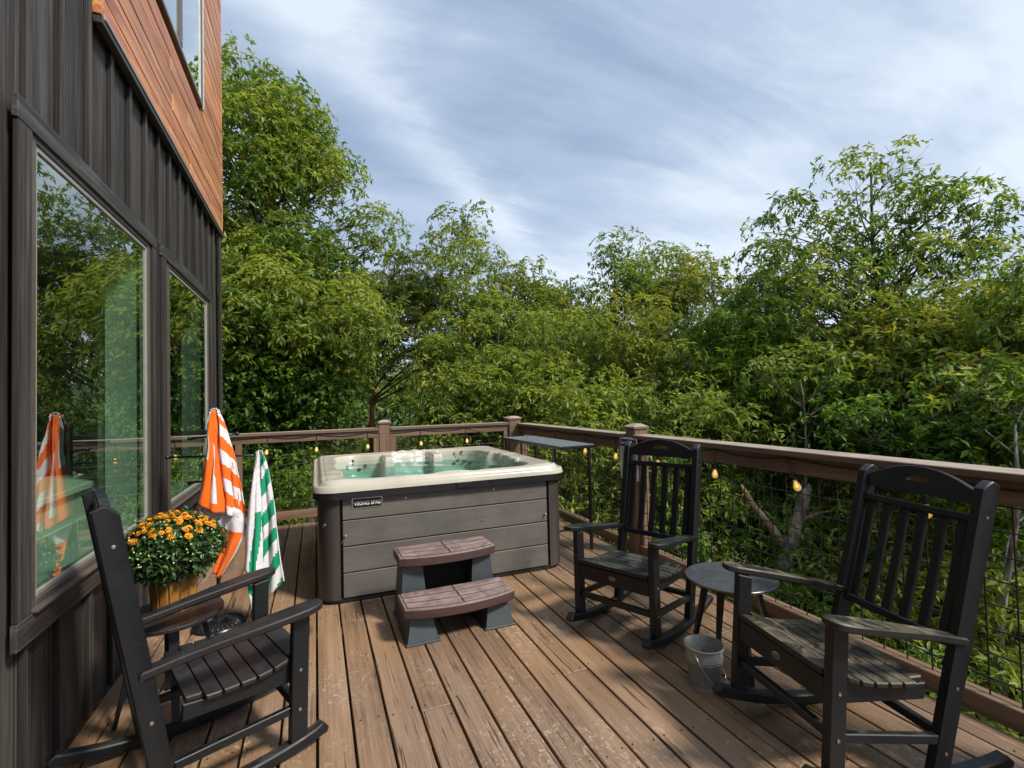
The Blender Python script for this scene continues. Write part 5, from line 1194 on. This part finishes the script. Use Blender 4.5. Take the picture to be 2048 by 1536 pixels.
# distant trees closing the gaps
for i in range(17):
    u = 250 + i * 118 + rng.uniform(-25, 25); d = rng.uniform(17, 22); vt = (640 if u < 700 else 700) + rng.uniform(-20, 40)
    names = ['first', 'second', 'third', 'fourth', 'fifth', 'sixth', 'seventh', 'eighth', 'ninth', 'tenth', 'eleventh', 'twelfth', 'thirteenth', 'fourteenth', 'fifteenth', 'sixteenth', 'last']
    tr(f'distant background tree glimpsed between nearer crowns, {names[i]} counted from the left', u, vt, d, [E(u, vt + 60, d, 1.7, .9), E(u + 20, 800, d, 2.2, 1.3), E(u - 20, 950, d - 1.5, 2.2, 2.0)], 78, 13, 6, .24, seed=100 + i, bs=(.55, .95), tint=(.1, .7), r0=.13)
# trees out of the frame on the right and behind, seen in the window or from the side
for i, (x, y, h) in enumerate(((11.5, 2.2, 4.2), (9.5, -1.5, 3.5), (-5.5, 11.5, 6.0))):
    tree('oak_tree', ['leafy tree standing just outside the right edge of the photo', 'leafy tree far outside the right edge of the photo', 'leafy tree hidden behind the house corner at left'][i], gnd(x, y), (x, y, h), [((x, y, h - 1.6), (2.0, 2.0, 1.8)), ((x, y, h - 4), (2.2, 2.2, 1.6))], 90, 24, 6, .18, L_, M['bark'], .14, 140 + i, group=GT, bs=(.45, .8))
# undergrowth on the forest floor
n = 10000; X = NR.uniform(-7, 17, n); Y = NR.uniform(6.9, 24, n); m1 = (np.sin(X * 1.3) + np.sin(Y * .9 + X * .6) + NR.normal(size=n) * .9) > .1
X, Y = X[m1], Y[m1]; X2 = NR.uniform(3.0, 13, 3600); Y2 = NR.uniform(-2, 8, 3600); X, Y = np.concatenate([X, X2]), np.concatenate([Y, Y2])
Z = np.array([gz(a, b) for a, b in zip(X, Y)]) + NR.uniform(.02, .75, len(X)) ** 1.5
C = np.stack([X, Y, Z], 1); B, D, Ls, Wd, tn = cluster_leaves(C, np.tile(np.array([[0, 0, 1.0]]), (len(C), 1)), 5, .13, .55, .1, NR.uniform(.1, .9, len(C)), 1.0)
u_ = link('undergrowth', leaf_mesh('undergrowth', B, D, Ls, Wd, tn), B_, None, kind='stuff'); u_['label'] = 'low green undergrowth covering the forest floor below the deck'; u_['category'] = 'undergrowth'
n = 26; pass
for i, (u, v, d, r) in enumerate(((560, 960, 8.0, .55), (600, 1010, 7.7, .45), (520, 1000, 8.3, .5))):
    p = at(u, v, d)
    tree('shrub', ['bright green shrub behind the green towel', 'bright green shrub against the left side of the hot tub', 'bright shrub between the two towels'][i], gnd(p.x, p.y, .1), tuple(p), [(tuple(p), (r, r, r * .8))], 26, 24, 7, .10, B_, M['bark'], .025, 160 + i, cat='shrub', group='shrubs below the far railing', bs=(.2, .36), tint=(.4, .98), wr=.6, droop=.1)

# small dry leaves and bits blown onto the deck
n = 90; X = NR.uniform(-.9, 2.5, n); Y = NR.uniform(.9, 6.3, n); keep = ~((X > -.08) & (X < 2.0) & (Y > 3.6) & (Y < 5.75)); X, Y = X[keep], Y[keep]; n = len(X)
B = np.stack([X, Y, np.full(n, .004)], 1); D = unit(np.stack([NR.normal(size=n), NR.normal(size=n), NR.uniform(.0, .12, n)], 1)); L = NR.uniform(.008, .03, n)
bits = link('fallen_leaves', leaf_mesh('fallen_leaves', B, D, L, L * .45, NR.uniform(.85, 1.0, n), curl=-.1), M['leaf'], None, kind='stuff'); bits['label'] = 'tiny dry leaf bits scattered over the deck boards'; bits['category'] = 'fallen leaves'
